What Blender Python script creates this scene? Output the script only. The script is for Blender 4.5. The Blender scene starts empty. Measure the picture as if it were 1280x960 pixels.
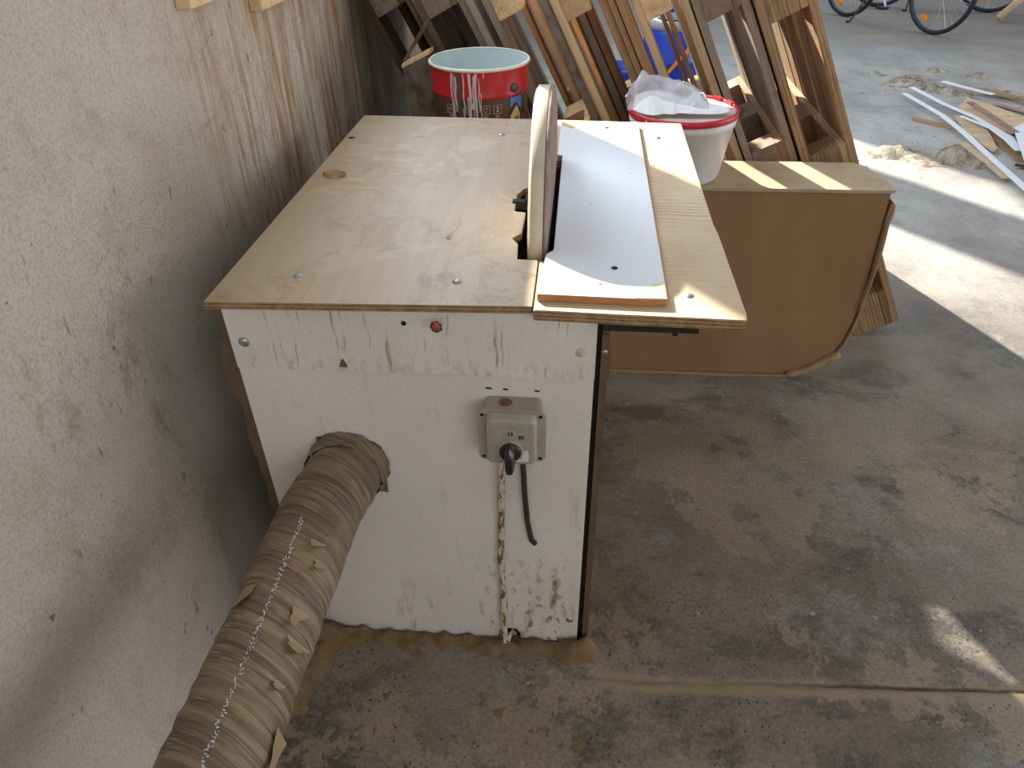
import bpy, bmesh, math, random
from mathutils import Vector, Matrix, noise as mnoise
random.seed(7)
SC = bpy.context.scene
COL = SC.collection
PI = math.pi

# ---------------------------------------------------------------- camera, sky, sun, window light, exposure
cam_d = bpy.data.cameras.new('camera'); cam = bpy.data.objects.new('camera', cam_d); COL.objects.link(cam)
cam_d.sensor_width = 36.0; cam_d.lens = 901.0 / 1280.0 * 36.0
cam_d.clip_start = 0.02; cam_d.clip_end = 100
R_ = Matrix(((0.9960163, -0.03872167, 0.08032539), (0.08764484, 0.59107064, -0.80184405), (-0.01642924, 0.80568985, 0.59210975)))
cam.matrix_world = Matrix.Translation((0, 0, 1.4)) @ R_.to_4x4()
SC.camera = cam

world = bpy.data.worlds.new('sky'); SC.world = world; world.use_nodes = True
world.node_tree.nodes['Background'].inputs[0].default_value = (0.62, 0.78, 1.0, 1)
world.node_tree.nodes['Background'].inputs[1].default_value = 1.3

sun_d = bpy.data.lights.new('sun', 'SUN'); sun_d.energy = 14.5; sun_d.angle = math.radians(0.9); sun_d.color = (1.0, 0.93, 0.82)
sun = bpy.data.objects.new('sun', sun_d); COL.objects.link(sun)
SUN_DIR = Vector((1.05, -1.40, -1.0))
sun.rotation_euler = SUN_DIR.to_track_quat('-Z', 'Y').to_euler(); sun.location = (-6, 9, 7)

def area(name, loc, direction, sx, sy, power, color):
    d = bpy.data.lights.new(name, 'AREA'); d.shape = 'RECTANGLE'; d.size = sx; d.size_y = sy; d.energy = power; d.color = color
    o = bpy.data.objects.new(name, d); COL.objects.link(o); o.location = loc
    o.rotation_euler = Vector(direction).to_track_quat('-Z', 'Y').to_euler()
    return o
area('daylight_through_door', (8.85, 3.0, 1.75), (-1, 0, 0), 6.0, 3.3, 200, (1.0, 0.97, 0.93))
area('daylight_through_front_window', (2.2, -3.42, 2.55), (0, 1, 0), 5.0, 1.9, 54, (1.0, 0.98, 0.92))
area('added_roof_fill', (2.2, 10.6, 4.14), (0, 0, -1), 5.5, 3.0, 130, (0.74, 0.86, 1.0))  # added roof light, gives the white board and floor a bluish sheen
area('daylight_through_side_window', (-0.9, 4.6, 2.25), (1, 0, -0.2), 6.2, 1.3, 190, (0.72, 0.85, 1.0))

vs = SC.view_settings
vs.view_transform = 'Standard'; vs.look = 'None'; vs.gamma = 1.0; vs.use_curve_mapping = False
vs.exposure = 0.12
SC.cycles.use_denoising = True
SC.cycles.max_bounces = 8; SC.cycles.diffuse_bounces = 5; SC.cycles.sample_clamp_indirect = 6.0

# ---------------------------------------------------------------- material helpers
def lin(c):
    f = lambda v: v / 12.92 if v <= 0.04045 else ((v + 0.055) / 1.055) ** 2.4
    return tuple(f(v / 255.0) for v in c) + (1.0,)

class NT:
    def __init__(s, name):
        s.m = bpy.data.materials.new(name); s.m.use_nodes = True
        s.t = s.m.node_tree; s.N = s.t.nodes; s.L = s.t.links
        s.b = s.N['Principled BSDF']
    def new(s, ty, **kw):
        n = s.N.new(ty)
        for k, v in kw.items(): setattr(n, k, v)
        return n
    def put(s, sock, v):
        if isinstance(v, bpy.types.NodeSocket): s.L.new(v, sock)
        elif v is not None: sock.default_value = v
    def pos(s): return s.new('ShaderNodeNewGeometry').outputs['Position']
    def obj(s): return s.new('ShaderNodeTexCoord').outputs['Object']
    def rnd(s): return s.new('ShaderNodeObjectInfo').outputs['Random']
    def map(s, v, scale=(1, 1, 1), loc=(0, 0, 0), rot=(0, 0, 0)):
        n = s.new('ShaderNodeMapping'); s.put(n.inputs['Vector'], v)
        s.put(n.inputs['Scale'], scale); s.put(n.inputs['Location'], loc); s.put(n.inputs['Rotation'], rot); return n.outputs[0]
    def noise(s, v, scale=5, detail=4, rough=0.55, dist=0.0, col=False):
        n = s.new('ShaderNodeTexNoise'); s.put(n.inputs['Vector'], v); s.put(n.inputs['Scale'], scale)
        s.put(n.inputs['Detail'], detail); s.put(n.inputs['Roughness'], rough); s.put(n.inputs['Distortion'], dist)
        return n.outputs['Color' if col else 'Fac']
    def voro(s, v, scale=5, feat='F1', out='Distance'):
        n = s.new('ShaderNodeTexVoronoi', feature=feat); s.put(n.inputs['Vector'], v); s.put(n.inputs['Scale'], scale); return n.outputs[out]
    def wave(s, v, scale=5, dist=2, detail=3, axis='X'):
        n = s.new('ShaderNodeTexWave', wave_type='BANDS', bands_direction=axis); s.put(n.inputs['Vector'], v); s.put(n.inputs['Scale'], scale)
        s.put(n.inputs['Distortion'], dist); s.put(n.inputs['Detail'], detail); return n.outputs['Fac']
    def ramp(s, f, a, b, lo=0.0, hi=1.0):
        n = s.new('ShaderNodeMapRange', clamp=True); s.put(n.inputs[0], f); s.put(n.inputs[1], a); s.put(n.inputs[2], b); s.put(n.inputs[3], lo); s.put(n.inputs[4], hi); return n.outputs[0]
    def mix(s, f, a, b, mode='MIX'):
        n = s.new('ShaderNodeMix', data_type='RGBA', blend_type=mode); s.put(n.inputs[0], f); s.put(n.inputs[6], a); s.put(n.inputs[7], b); return n.outputs[2]
    def math(s, op, a, b=0.0):
        n = s.new('ShaderNodeMath', operation=op); s.put(n.inputs[0], a); s.put(n.inputs[1], b); return n.outputs[0]
    def xyz(s, v):
        n = s.new('ShaderNodeSeparateXYZ'); s.put(n.inputs[0], v); return n.outputs
    def bump(s, h, strength=0.3, dist=0.01):
        n = s.new('ShaderNodeBump'); s.put(n.inputs['Height'], h); s.put(n.inputs['Strength'], strength); s.put(n.inputs['Distance'], dist); return n.outputs[0]
    def done(s, color, rough=0.7, normal=None, metal=0.0, spec=0.4):
        s.put(s.b.inputs['Base Color'], color); s.put(s.b.inputs['Roughness'], rough); s.put(s.b.inputs['Metallic'], metal)
        s.put(s.b.inputs['Specular IOR Level'], spec)
        if normal is not None: s.put(s.b.inputs['Normal'], normal)
        return s.m

def plain(name, rgb, rough=0.6, metal=0.0, spec=0.4, dirt=0.25, scale=30, dirt_rgb=None):
    n = NT(name); v = n.obj(); c = lin(rgb)
    d = lin(dirt_rgb) if dirt_rgb else tuple(x * 0.55 for x in c[:3]) + (1,)
    f = n.ramp(n.noise(v, scale, 5, 0.65), 0.45, 0.75, 0.0, dirt)
    col = n.mix(f, c, d)
    nb = n.bump(n.noise(v, scale * 6, 3), 0.08, 0.002)
    return n.done(col, rough, nb, metal, spec)

def wood(name, rgb, rgb2, axis='Z', rough=0.8, freq=90, lam=False):
    n = NT(name); o = n.obj(); r = n.rnd()
    off = n.new('ShaderNodeCombineXYZ'); n.put(off.inputs[0], n.math('MULTIPLY', r, 7.3)); n.put(off.inputs[1], n.math('MULTIPLY', r, 3.1)); n.put(off.inputs[2], n.math('MULTIPLY', r, 11.7))
    add = n.new('ShaderNodeVectorMath', operation='ADD'); n.put(add.inputs[0], o); n.put(add.inputs[1], off.outputs[0])
    v = add.outputs[0]
    s = {'X': (0.05, 1, 1), 'Y': (1, 0.05, 1), 'Z': (1, 1, 0.05)}[axis]
    g = n.noise(n.map(v, s), freq, 4, 0.6, 1.2)
    g2 = n.noise(n.map(v, s), freq * 0.2, 3, 0.6, 0.8)
    col = n.mix(n.ramp(g, 0.3, 0.7), lin(rgb), lin(rgb2))
    col = n.mix(n.ramp(g2, 0.45, 0.75, 0.0, 0.55), col, tuple(x * 0.6 for x in lin(rgb2)[:3]) + (1,))
    sp = n.ramp(n.noise(v, 14, 5, 0.7), 0.56, 0.72, 0, 0.5)
    col = n.mix(sp, col, lin((74, 58, 44)))
    if lam:
        x = n.xyz(o)[0]
        st = n.math('FRACT', n.math('MULTIPLY', n.math('ADD', x, n.math('MULTIPLY', g2, 0.004)), 95.0))
        l = n.ramp(n.math('ABSOLUTE', n.math('SUBTRACT', st, 0.5)), 0.34, 0.5, 0.0, 0.8)
        col = n.mix(n.math('MULTIPLY', l, n.ramp(n.noise(n.map(v, s), 40, 3), 0.35, 0.6)), col, lin((52, 36, 24)))
    br = n.ramp(r, 0.0, 1.0, 0.72, 1.22)
    hs = n.new('ShaderNodeHueSaturation'); n.put(hs.inputs['Value'], br); n.put(hs.inputs['Color'], col)
    return n.done(hs.outputs[0], rough, n.bump(g, 0.3, 0.003), 0, 0.25)

M = {}
def build_materials():
    # plaster wall with dust streaks behind the bench
    n = NT('plaster'); p = n.pos(); x, y, z = n.xyz(p)
    col = n.mix(n.ramp(n.noise(p, 1.3, 4, 0.6), 0.35, 0.7), lin((194, 185, 173)), lin((212, 204, 193)))
    col = n.mix(n.ramp(n.noise(p, 5, 7, 0.8), 0.52, 0.72, 0, 0.5), col, lin((160, 138, 112)))
    col = n.mix(n.ramp(n.noise(p, 60, 6, 0.8), 0.60, 0.72, 0, 0.5), col, lin((140, 112, 80)))
    st = n.noise(n.map(p, (1, 1, 0.075)), 42, 5, 0.62, 0.6)
    msk = n.math('MULTIPLY', n.ramp(y, 1.22, 1.62), n.ramp(n.noise(n.map(p, (1, 1, 0.45)), 3.6, 3, 0.6), 0.28, 0.52))
    msk = n.math('MULTIPLY', msk, n.ramp(z, 0.45, 0.8))
    col = n.mix(n.math('MULTIPLY', n.ramp(st, 0.42, 0.60), n.math('MULTIPLY', msk, 0.95)), col, lin((160, 120, 66)))
    st2 = n.noise(n.map(p, (1, 1, 0.12)), 75, 4, 0.6, 0.4)
    col = n.mix(n.math('MULTIPLY', n.ramp(st2, 0.56, 0.66), n.math('MULTIPLY', n.ramp(y, 1.1, 1.6), 0.6)), col, lin((140, 104, 62)))
    far = n.ramp(y, 2.2, 3.0)  # wall behind the pallets darkened in colour, standing in for shade
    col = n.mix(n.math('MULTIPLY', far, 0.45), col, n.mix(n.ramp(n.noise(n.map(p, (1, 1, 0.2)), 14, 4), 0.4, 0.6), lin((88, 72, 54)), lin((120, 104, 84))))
    sc = n.noise(p, 10, 7, 0.65, 1.6)
    ve = n.ramp(n.math('ABSOLUTE', n.math('SUBTRACT', sc, 0.5)), 0.0, 0.010, 1.0, 0.0)
    col = n.mix(n.math('MULTIPLY', ve, n.ramp(n.noise(p, 2.6, 2), 0.54, 0.62, 0, 0.8)), col, lin((128, 98, 66)))
    spots = n.ramp(n.noise(p, 34, 3, 0.5), 0.735, 0.76, 0, 0.7)
    col = n.mix(spots, col, lin((92, 76, 60)))
    scr = n.ramp(n.noise(n.map(p, (1, 1, 0.3), rot=(0.6, 0, 0)), 44, 3, 0.5, 0.3), 0.70, 0.74, 0, 0.6)
    col = n.mix(scr, col, lin((120, 92, 66)))
    sm = n.math('MULTIPLY', n.ramp(n.noise(n.map(p, (1, 1, 0.5), loc=(2, 9, 4)), 7, 8, 0.78, 0.4), 0.56, 0.66, 0, 0.55), n.ramp(n.noise(p, 1.6, 3), 0.42, 0.58))
    col = n.mix(sm, col, lin((132, 104, 72)))
    gr = n.noise(p, 190, 4, 0.7)
    col = n.mix(n.ramp(gr, 0.46, 0.66, 0, 0.45), col, lin((142, 124, 104)))
    dk = n.ramp(n.noise(n.map(p, loc=(4, 1, 7)), 15, 3, 0.6), 0.70, 0.75, 0, 0.55)
    col = n.mix(n.math('MULTIPLY', dk, n.ramp(gr, 0.4, 0.55)), col, lin((96, 92, 88)))
    h = n.math('ADD', n.noise(p, 260, 3), n.math('MULTIPLY', n.noise(p, 12, 4), 2.0))
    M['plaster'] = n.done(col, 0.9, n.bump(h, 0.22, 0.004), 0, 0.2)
    # concrete
    n = NT('concrete'); p = n.pos(); x, y, z = n.xyz(p)
    f1 = n.noise(p, 1.5, 7, 0.7, 0.3)
    near = n.mix(n.ramp(f1, 0.38, 0.62), lin((112, 104, 95)), lin((152, 142, 129)))
    dk = n.noise(n.map(p, (1.0, 1.5, 1), rot=(0, 0, 0.5)), 2.6, 9, 0.74, 0.25)
    near = n.mix(n.ramp(dk, 0.50, 0.58, 0, 0.85), near, lin((68, 67, 68)))
    near = n.mix(n.math('MULTIPLY', n.ramp(n.noise(p, 2.2, 9, 0.74, 0.2), 0.53, 0.57, 0, 0.6), n.ramp(n.noise(p, 26, 5, 0.7), 0.36, 0.56)), near, lin((146, 150, 150)))
    tan = n.math('MULTIPLY', n.ramp(n.noise(n.map(p, loc=(3, 5, 0)), 1.9, 9, 0.72, 0.2), 0.535, 0.548), n.ramp(y, 1.9, 1.5))
    near = n.mix(n.math('MULTIPLY', tan, 0.75), near, lin((160, 143, 122)))
    dust = n.ramp(n.noise(p, 2.6, 6, 0.7), 0.36, 0.62, 0, 0.75)
    dx = n.math('SUBTRACT', x, -0.05); dy = n.math('SUBTRACT', y, 1.3)
    dd = n.math('SQRT', n.math('ADD', n.math('MULTIPLY', dx, dx), n.math('MULTIPLY', n.math('MULTIPLY', dy, dy), 0.5)))
    near = n.mix(n.math('MULTIPLY', dust, n.ramp(dd, 0.2, 1.0, 1, 0)), near, lin((122, 102, 78)))
    pits = n.ramp(n.voro(p, 62), 0.13, 0.22, 1, 0)
    pm = n.math('MULTIPLY', pits, n.math('MULTIPLY', n.ramp(n.noise(p, 4, 5), 0.47, 0.56), n.ramp(y, 1.05, 1.25, 1, 0)))
    near = n.mix(n.math('MULTIPLY', pm, 0.85), near, lin((54, 47, 42)))
    near = n.mix(n.ramp(n.noise(p, 36, 3, 0.5), 0.70, 0.73, 0, 0.55), near, lin((190, 180, 162)))
    grn = n.noise(p, 120, 5, 0.75)
    near = n.mix(n.ramp(grn, 0.48, 0.66, 0, 0.5), near, lin((70, 62, 54)))
    near = n.mix(n.ramp(grn, 0.46, 0.34, 0, 0.4), near, lin((168, 156, 140)))
    yc = n.math('ADD', n.math('MULTIPLY', n.ramp(x, 0.17, 0.97), 0.035), 0.872)
    dj = n.math('SUBTRACT', yc, y)
    jb = n.math('MULTIPLY', n.math('MULTIPLY', n.ramp(dj, -0.012, 0.0), n.ramp(dj, 0.036, 0.026)), n.ramp(x, 0.02, 0.14))
    near = n.mix(n.math('MULTIPLY', jb, n.ramp(n.noise(p, 14, 5), 0.3, 0.5, 0.25, 0.75)), near, lin((158, 138, 112)))
    jc = n.ramp(n.math('ABSOLUTE', n.math('ADD', dj, n.math('MULTIPLY', n.math('SUBTRACT', n.noise(p, 40, 4), 0.5), 0.012))), 0.002, 0.006, 0.8, 0)
    near = n.mix(n.math('MULTIPLY', jc, n.ramp(x, 0.3, 0.6)), near, lin((66, 54, 44)))
    farc = n.mix(n.ramp(n.noise(n.map(p, (1, 0.5, 1)), 2.4, 6, 0.65), 0.36, 0.66), lin((146, 143, 138)), lin((184, 181, 175)))
    farc = n.mix(n.ramp(n.noise(p, 60, 5, 0.75), 0.48, 0.68, 0, 0.45), farc, lin((120, 112, 100)))
    farc = n.mix(n.ramp(n.noise(p, 5, 7, 0.75), 0.5, 0.62, 0, 0.5), farc, lin((124, 122, 120)))
    fd = n.ramp(n.math('ADD', y, n.math('MULTIPLY', n.noise(p, 1.5, 4), 0.9)), 2.2, 3.4)
    col = n.mix(fd, near, farc)
    vfar = n.ramp(y, 6.2, 7.6, 0, 0.85)
    col = n.mix(vfar, col, n.mix(n.noise(n.map(p, (0.4, 1, 1)), 4, 5, 0.6), lin((104, 98, 90)), lin((136, 128, 118))))
    # faint joint in the far floor and worn yellow line
    jl = n.ramp(n.math('ABSOLUTE', n.math('SUBTRACT', y, n.math('ADD', 5.15, n.math('MULTIPLY', n.noise(p, 6, 3), 0.05)))), 0.004, 0.012, 0.6, 0)
    col = n.mix(jl, col, lin((96, 90, 84)))
    yl = n.math('ABSOLUTE', n.math('SUBTRACT', n.math('ADD', y, n.math('MULTIPLY', x, 0.45)), 8.75))
    col = n.mix(n.math('MULTIPLY', n.ramp(yl, 0.05, 0.08, 1, 0), n.ramp(n.noise(p, 5, 4), 0.4, 0.62, 0, 0.55)), col, lin((150, 128, 70)))
    h = n.math('ADD', n.math('MULTIPLY', n.noise(p, 6, 6, 0.7), 1.5), n.math('MULTIPLY', n.noise(p, 90, 4), 0.5))
    h = n.math('SUBTRACT', h, n.math('MULTIPLY', pm, 0.8))
    M['concrete'] = n.done(col, n.ramp(dk, 0.4, 0.65, 0.62, 0.42), n.bump(h, 0.35, 0.006), 0, 0.5)
    # bench top plywood
    n = NT('plywood_top'); p = n.pos(); x, y, z = n.xyz(p)
    g = n.noise(n.map(p, (1, 0.08, 1)), 30, 4, 0.6, 1.0)
    col = n.mix(n.ramp(g, 0.3, 0.7), lin((206, 186, 156)), lin((192, 170, 140)))
    bl = n.noise(p, 5.5, 5, 0.62, 0.7)
    col = n.mix(n.ramp(bl, 0.53, 0.542, 0, 0.5), col, lin((212, 198, 174)))
    col = n.mix(n.ramp(n.noise(p, 8, 6, 0.7, 1.0), 0.55, 0.68, 0, 0.6), col, lin((152, 136, 116)))
    col = n.mix(n.ramp(n.noise(p, 14, 4, 0.6), 0.68, 0.71, 0, 0.6), col, lin((226, 204, 160)))
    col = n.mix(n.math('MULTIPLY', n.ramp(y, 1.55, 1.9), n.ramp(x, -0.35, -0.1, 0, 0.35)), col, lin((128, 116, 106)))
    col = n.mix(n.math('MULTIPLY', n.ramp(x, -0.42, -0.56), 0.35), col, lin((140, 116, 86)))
    sme = n.math('MULTIPLY', n.ramp(n.noise(n.map(p, (0.6, 1.4, 1), rot=(0, 0, 0.5)), 9, 6, 0.7, 0.8), 0.53, 0.57), n.math('MULTIPLY', n.ramp(x, -0.56, -0.5), n.math('MULTIPLY', n.ramp(x, -0.26, -0.36), n.math('MULTIPLY', n.ramp(y, 1.3, 1.42), n.ramp(y, 1.78, 1.68)))))
    col = n.mix(n.math('MULTIPLY', sme, 0.6), col, lin((226, 204, 152)))
    crk = n.ramp(n.math('ABSOLUTE', n.math('SUBTRACT', n.noise(p, 7, 6, 0.65, 0.6), 0.5)), 0.0, 0.005, 0.55, 0)
    col = n.mix(n.math('MULTIPLY', crk, n.math('MULTIPLY', n.ramp(x, -0.32, -0.22), n.ramp(y, 1.3, 1.15))), col, lin((136, 116, 96)))
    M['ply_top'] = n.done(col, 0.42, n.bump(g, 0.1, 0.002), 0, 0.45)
    n = NT('plywood_fir'); p = n.pos(); x, y, z = n.xyz(p)
    w = n.wave(n.map(p, (0.5, 1, 1)), 20, 7, 4, 'Y')
    f = n.math('MULTIPLY', n.ramp(w, 0.6, 0.95), n.ramp(n.noise(n.map(p, loc=(0.2, 0.35, 0)), 4.5, 4), 0.46, 0.6))
    col = n.mix(n.ramp(n.noise(p, 7, 5, 0.65), 0.35, 0.7), lin((222, 200, 168)), lin((204, 180, 146)))
    col = n.mix(n.math('MULTIPLY', f, 0.6), col, lin((176, 138, 100)))
    col = n.mix(n.ramp(n.noise(p, 13, 5, 0.7), 0.64, 0.72, 0, 0.6), col, lin((150, 118, 92)))
    M['ply_fir'] = n.done(col, 0.65, n.bump(w, 0.12, 0.002), 0, 0.3)
    n = NT('plywood_edge'); p = n.pos(); x, y, z = n.xyz(p)
    st = n.math('FRACT', n.math('MULTIPLY', n.math('ADD', z, n.math('MULTIPLY', n.noise(p, 8, 3), 0.004)), 160))
    col = n.mix(n.ramp(st, 0.35, 0.65), lin((168, 132, 96)), lin((122, 92, 64)))
    col = n.mix(n.ramp(n.noise(p, 40, 5, 0.7), 0.45, 0.7, 0, 0.7), col, lin((190, 160, 122)))
    M['ply_edge'] = n.done(col, 0.85, n.bump(n.noise(p, 160, 4), 0.5, 0.003), 0, 0.2)
    # white cabinet panel
    n = NT('cabinet_white'); p = n.pos(); x, y, z = n.xyz(p)
    col = n.mix(n.ramp(n.noise(p, 4, 5, 0.6), 0.35, 0.7), lin((222, 214, 203)), lin((232, 225, 216)))
    col = n.mix(n.ramp(n.noise(n.map(p, (1, 1, 0.1)), 30, 4, 0.6), 0.66, 0.76, 0, 0.3), col, lin((172, 146, 116)))
    low = n.ramp(z, 0.34, 0.05)
    sx = n.math('MULTIPLY', n.ramp(x, -0.2, -0.13), n.ramp(x, 0.03, -0.01))
    spk = n.ramp(n.noise(n.map(p, (1, 1, 0.55)), 55, 3, 0.6), 0.56, 0.62, 0, 0.9)
    col = n.mix(n.math('MULTIPLY', spk, n.math('MULTIPLY', low, sx)), col, lin((132, 98, 60)))
    lowr = n.ramp(z, 0.22, 0.02, 0, 0.75)
    col = n.mix(n.math('MULTIPLY', lowr, n.ramp(n.noise(n.map(p, (1, 1, 0.25)), 26, 4, 0.6), 0.6, 0.68)), col, lin((150, 122, 86)))
    # a long rust coloured run at the right
    run = n.math('MULTIPLY', n.ramp(n.math('ABSOLUTE', n.math('SUBTRACT', x, n.math('SUBTRACT', -0.012, n.math('MULTIPLY', n.noise(p, 9, 2), 0.012)))), 0.004, 0.009, 1, 0), n.math('MULTIPLY', n.ramp(z, 0.075, 0.1), n.ramp(z, 0.25, 0.22)))
    col = n.mix(n.math('MULTIPLY', run, n.ramp(n.noise(p, 30, 4), 0.4, 0.55)), col, lin((150, 116, 74)))
    col = n.mix(n.ramp(n.noise(p, 160, 4, 0.7), 0.52, 0.7, 0, 0.3), col, lin((170, 158, 142)))
    M['cab_white'] = n.done(col, 0.5, n.bump(n.noise(p, 60, 3), 0.05, 0.002), 0, 0.4)
    n = NT('rail_white'); p = n.pos(); x, y, z = n.xyz(p)
    col = n.mix(n.ramp(n.noise(p, 5, 5, 0.6), 0.35, 0.7), lin((224, 216, 205)), lin((234, 227, 218)))
    wob = n.math('ADD', x, n.math('MULTIPLY', n.noise(n.map(p, (1, 1, 3)), 5, 2), 0.014))
    cx = n.new('ShaderNodeCombineXYZ'); n.put(cx.inputs[0], wob); n.put(cx.inputs[2], n.math('MULTIPLY', z, 0.04))
    dr = n.noise(cx.outputs[0], 110, 3, 0.5)
    col = n.mix(n.math('MULTIPLY', n.ramp(dr, 0.615, 0.64), n.ramp(n.noise(p, 16, 4), 0.42, 0.6, 0, 0.75)), col, lin((164, 132, 98)))
    drip = n.math('MULTIPLY', n.ramp(z, 0.755, 0.717), n.ramp(n.noise(n.map(p, (1, 1, 0.4)), 70, 3), 0.5, 0.62, 0, 0.5))
    col = n.mix(drip, col, lin((176, 150, 118)))
    col = n.mix(n.ramp(n.noise(p, 160, 4, 0.7), 0.52, 0.7, 0, 0.3), col, lin((170, 156, 138)))
    M['rail_white'] = n.done(col, 0.5, None, 0, 0.4)
    # white laminate board on the bench
    n = NT('laminate_white'); p = n.pos()
    col = n.mix(n.ramp(n.noise(p, 60, 3, 0.5), 0.70, 0.74, 0, 0.4), lin((240, 243, 250)), lin((140, 120, 100)))
    M['laminate'] = n.done(col, 0.22, None, 0, 0.55)
    M['chip_edge'] = plain('chipboard_edge', (184, 128, 84), 0.85, dirt=0.6, scale=60)
    M['mdf'] = plain('disc_board', (212, 200, 178), 0.9, dirt=0.45, scale=26, dirt_rgb=(176, 158, 132))
    n = NT('sandpaper'); p = n.obj()
    g = n.noise(n.map(p, (1, 1, 0.15)), 60, 4, 0.6)
    col = n.mix(n.ramp(g, 0.35, 0.65), lin((142, 118, 112)), lin((168, 148, 138)))
    M['sandpaper'] = n.done(col, 0.95, n.bump(n.noise(p, 900, 2), 0.4, 0.002), 0, 0.2)
    M['switch_grey'] = plain('switch_housing', (168, 162, 148), 0.55, dirt=0.55, scale=28, dirt_rgb=(150, 122, 88))
    M['switch_plate'] = plain('switch_plate', (160, 152, 138), 0.4, dirt=0.6, scale=60, dirt_rgb=(206, 192, 172))
    M['black'] = plain('black_plastic', (34, 33, 32), 0.35, dirt=0.4, scale=60, dirt_rgb=(120, 110, 98))
    M['dark'] = plain('dark_iron', (38, 34, 30), 0.7, dirt=0.4)
    M['white_ink'] = plain('white_print', (226, 222, 214), 0.6, dirt=0.2)
    M['steel'] = plain('zinc_steel', (178, 182, 186), 0.35, 0.85, dirt=0.3, scale=200)
    n = NT('cable_cream'); p = n.pos()
    col = n.mix(n.ramp(n.noise(n.map(p, (1, 1, 0.35)), 85, 5, 0.65), 0.5, 0.56), lin((208, 194, 172)), lin((124, 94, 62)))
    M['conduit'] = n.done(col, 0.6, None, 0, 0.35)
    M['cable_black'] = plain('cable_black', (44, 48, 46), 0.6, dirt=0.5, scale=60, dirt_rgb=(96, 92, 80))
    M['rust'] = plain('sealing_resin', (172, 92, 78), 0.4, dirt=0.5, scale=120)
    M['brown_chip'] = plain('bare_chipboard', (120, 90, 62), 0.9, dirt=0.5, scale=90)
    M['side_brown'] = plain('raw_board_edge', (108, 88, 68), 0.9, dirt=0.7, scale=30)
    # dust hose
    n = NT('hose_film'); o = n.obj(); x, y, z = n.xyz(o)
    sk = n.math('ADD', y, n.math('MULTIPLY', x, 0.35))
    cx = n.new('ShaderNodeCombineXYZ'); n.put(cx.inputs[0], n.math('MULTIPLY', x, 2.2)); n.put(cx.inputs[1], n.math('MULTIPLY', sk, 44)); n.put(cx.inputs[2], n.math('MULTIPLY', z, 2.2))
    a = n.noise(cx.outputs[0], 2.2, 5, 0.65, 0.6)
    col = n.mix(n.ramp(a, 0.38, 0.62), lin((98, 84, 66)), lin((152, 131, 102)))
    cy = n.new('ShaderNodeCombineXYZ'); n.put(cy.inputs[0], n.math('MULTIPLY', x, 3)); n.put(cy.inputs[1], n.math('MULTIPLY', sk, 150)); n.put(cy.inputs[2], n.math('MULTIPLY', z, 3))
    fine = n.noise(cy.outputs[0], 2.0, 3, 0.6, 0.4)
    col = n.mix(n.ramp(fine, 0.58, 0.68, 0, 0.7), col, lin((58, 50, 42)))
    col = n.mix(n.ramp(fine, 0.40, 0.30, 0, 0.6), col, lin((176, 156, 124)))
    col = n.mix(n.ramp(n.noise(n.map(o, (1, 2.4, 1)), 9, 4, 0.65), 0.52, 0.68, 0, 0.65), col, lin((100, 86, 68)))
    col = n.mix(n.ramp(n.noise(cx.outputs[0], 6, 3, 0.5), 0.63, 0.70, 0, 0.6), col, lin((198, 176, 140)))
    col = n.mix(n.ramp(n.noise(o, 11, 2), 0.70, 0.73, 0, 0.35), col, lin((140, 78, 60)))
    M['hose'] = n.done(col, n.ramp(a, 0.35, 0.65, 0.42, 0.75), n.bump(a, 0.6, 0.004), 0, 0.4)
    M['flap'] = plain('torn_film', (164, 142, 108), 0.5, dirt=0.5, scale=60)
    n = NT('sawdust'); p = n.pos()
    col = n.mix(n.noise(p, 40, 5, 0.7), lin((108, 88, 62)), lin((164, 136, 100)))
    M['sawdust'] = n.done(col, 0.98, n.bump(n.noise(p, 220, 4), 0.8, 0.01), 0, 0.1)
    n = NT('pale_shavings'); p = n.pos()
    col = n.mix(n.ramp(n.noise(p, 16, 6, 0.75), 0.35, 0.65), lin((122, 106, 90)), lin((222, 212, 194)))
    M['shavings'] = n.done(col, 0.98, n.bump(n.noise(p, 90, 5, 0.7), 1.0, 0.02), 0, 0.1)
    # cardboard
    n = NT('cardboard'); p = n.pos()
    col = n.mix(n.ramp(n.noise(n.map(p, (1, 1, 0.3)), 6, 5, 0.6), 0.35, 0.7), lin((164, 126, 92)), lin((148, 112, 80)))
    col = n.mix(n.ramp(n.noise(p, 120, 3), 0.6, 0.75, 0, 0.3), col, lin((196, 152, 112)))
    M['card'] = n.done(col, 0.75, n.bump(n.noise(p, 20, 4), 0.06, 0.004), 0, 0.3)
    M['card_rim'] = plain('cardboard_torn_edge', (178, 146, 108), 0.9, dirt=0.6, scale=40)
    M['card_top'] = plain('dusty_cardboard_top', (190, 168, 138), 0.8, dirt=0.5, scale=14)
    M['red_paint'] = plain('red_lacquer', (186, 34, 40), 0.32, dirt=0.15, scale=12)
    M['tin_inside'] = plain('tin_inside', (196, 212, 212), 0.5, dirt=0.15, scale=14)
    M['tin_rim'] = plain('cream_rim', (226, 222, 206), 0.4, dirt=0.2)
    M['label_brown'] = wood('printed_wood_label', (124, 92, 72), (104, 74, 56), 'X', 0.4, 40)
    M['label_grey'] = plain('grey_print', (168, 168, 160), 0.4, dirt=0.1)
    M['label_ink'] = plain('pale_print', (196, 178, 160), 0.5, dirt=0.3)
    M['label_blue'] = plain('blue_print', (88, 130, 196), 0.4, dirt=0.1)
    M['label_yellow'] = plain('yellow_print', (214, 186, 128), 0.4, dirt=0.2)
    M['label_dark'] = plain('dark_brown_print', (78, 50, 40), 0.4, dirt=0.2)
    M['drip'] = plain('white_paint_run', (222, 206, 206), 0.35, dirt=0.15)
    M['tin_seam'] = plain('seam_metal', (96, 96, 84), 0.45, 0.3, dirt=0.3)
    n = NT('white_bucket'); o = n.obj()
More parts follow.
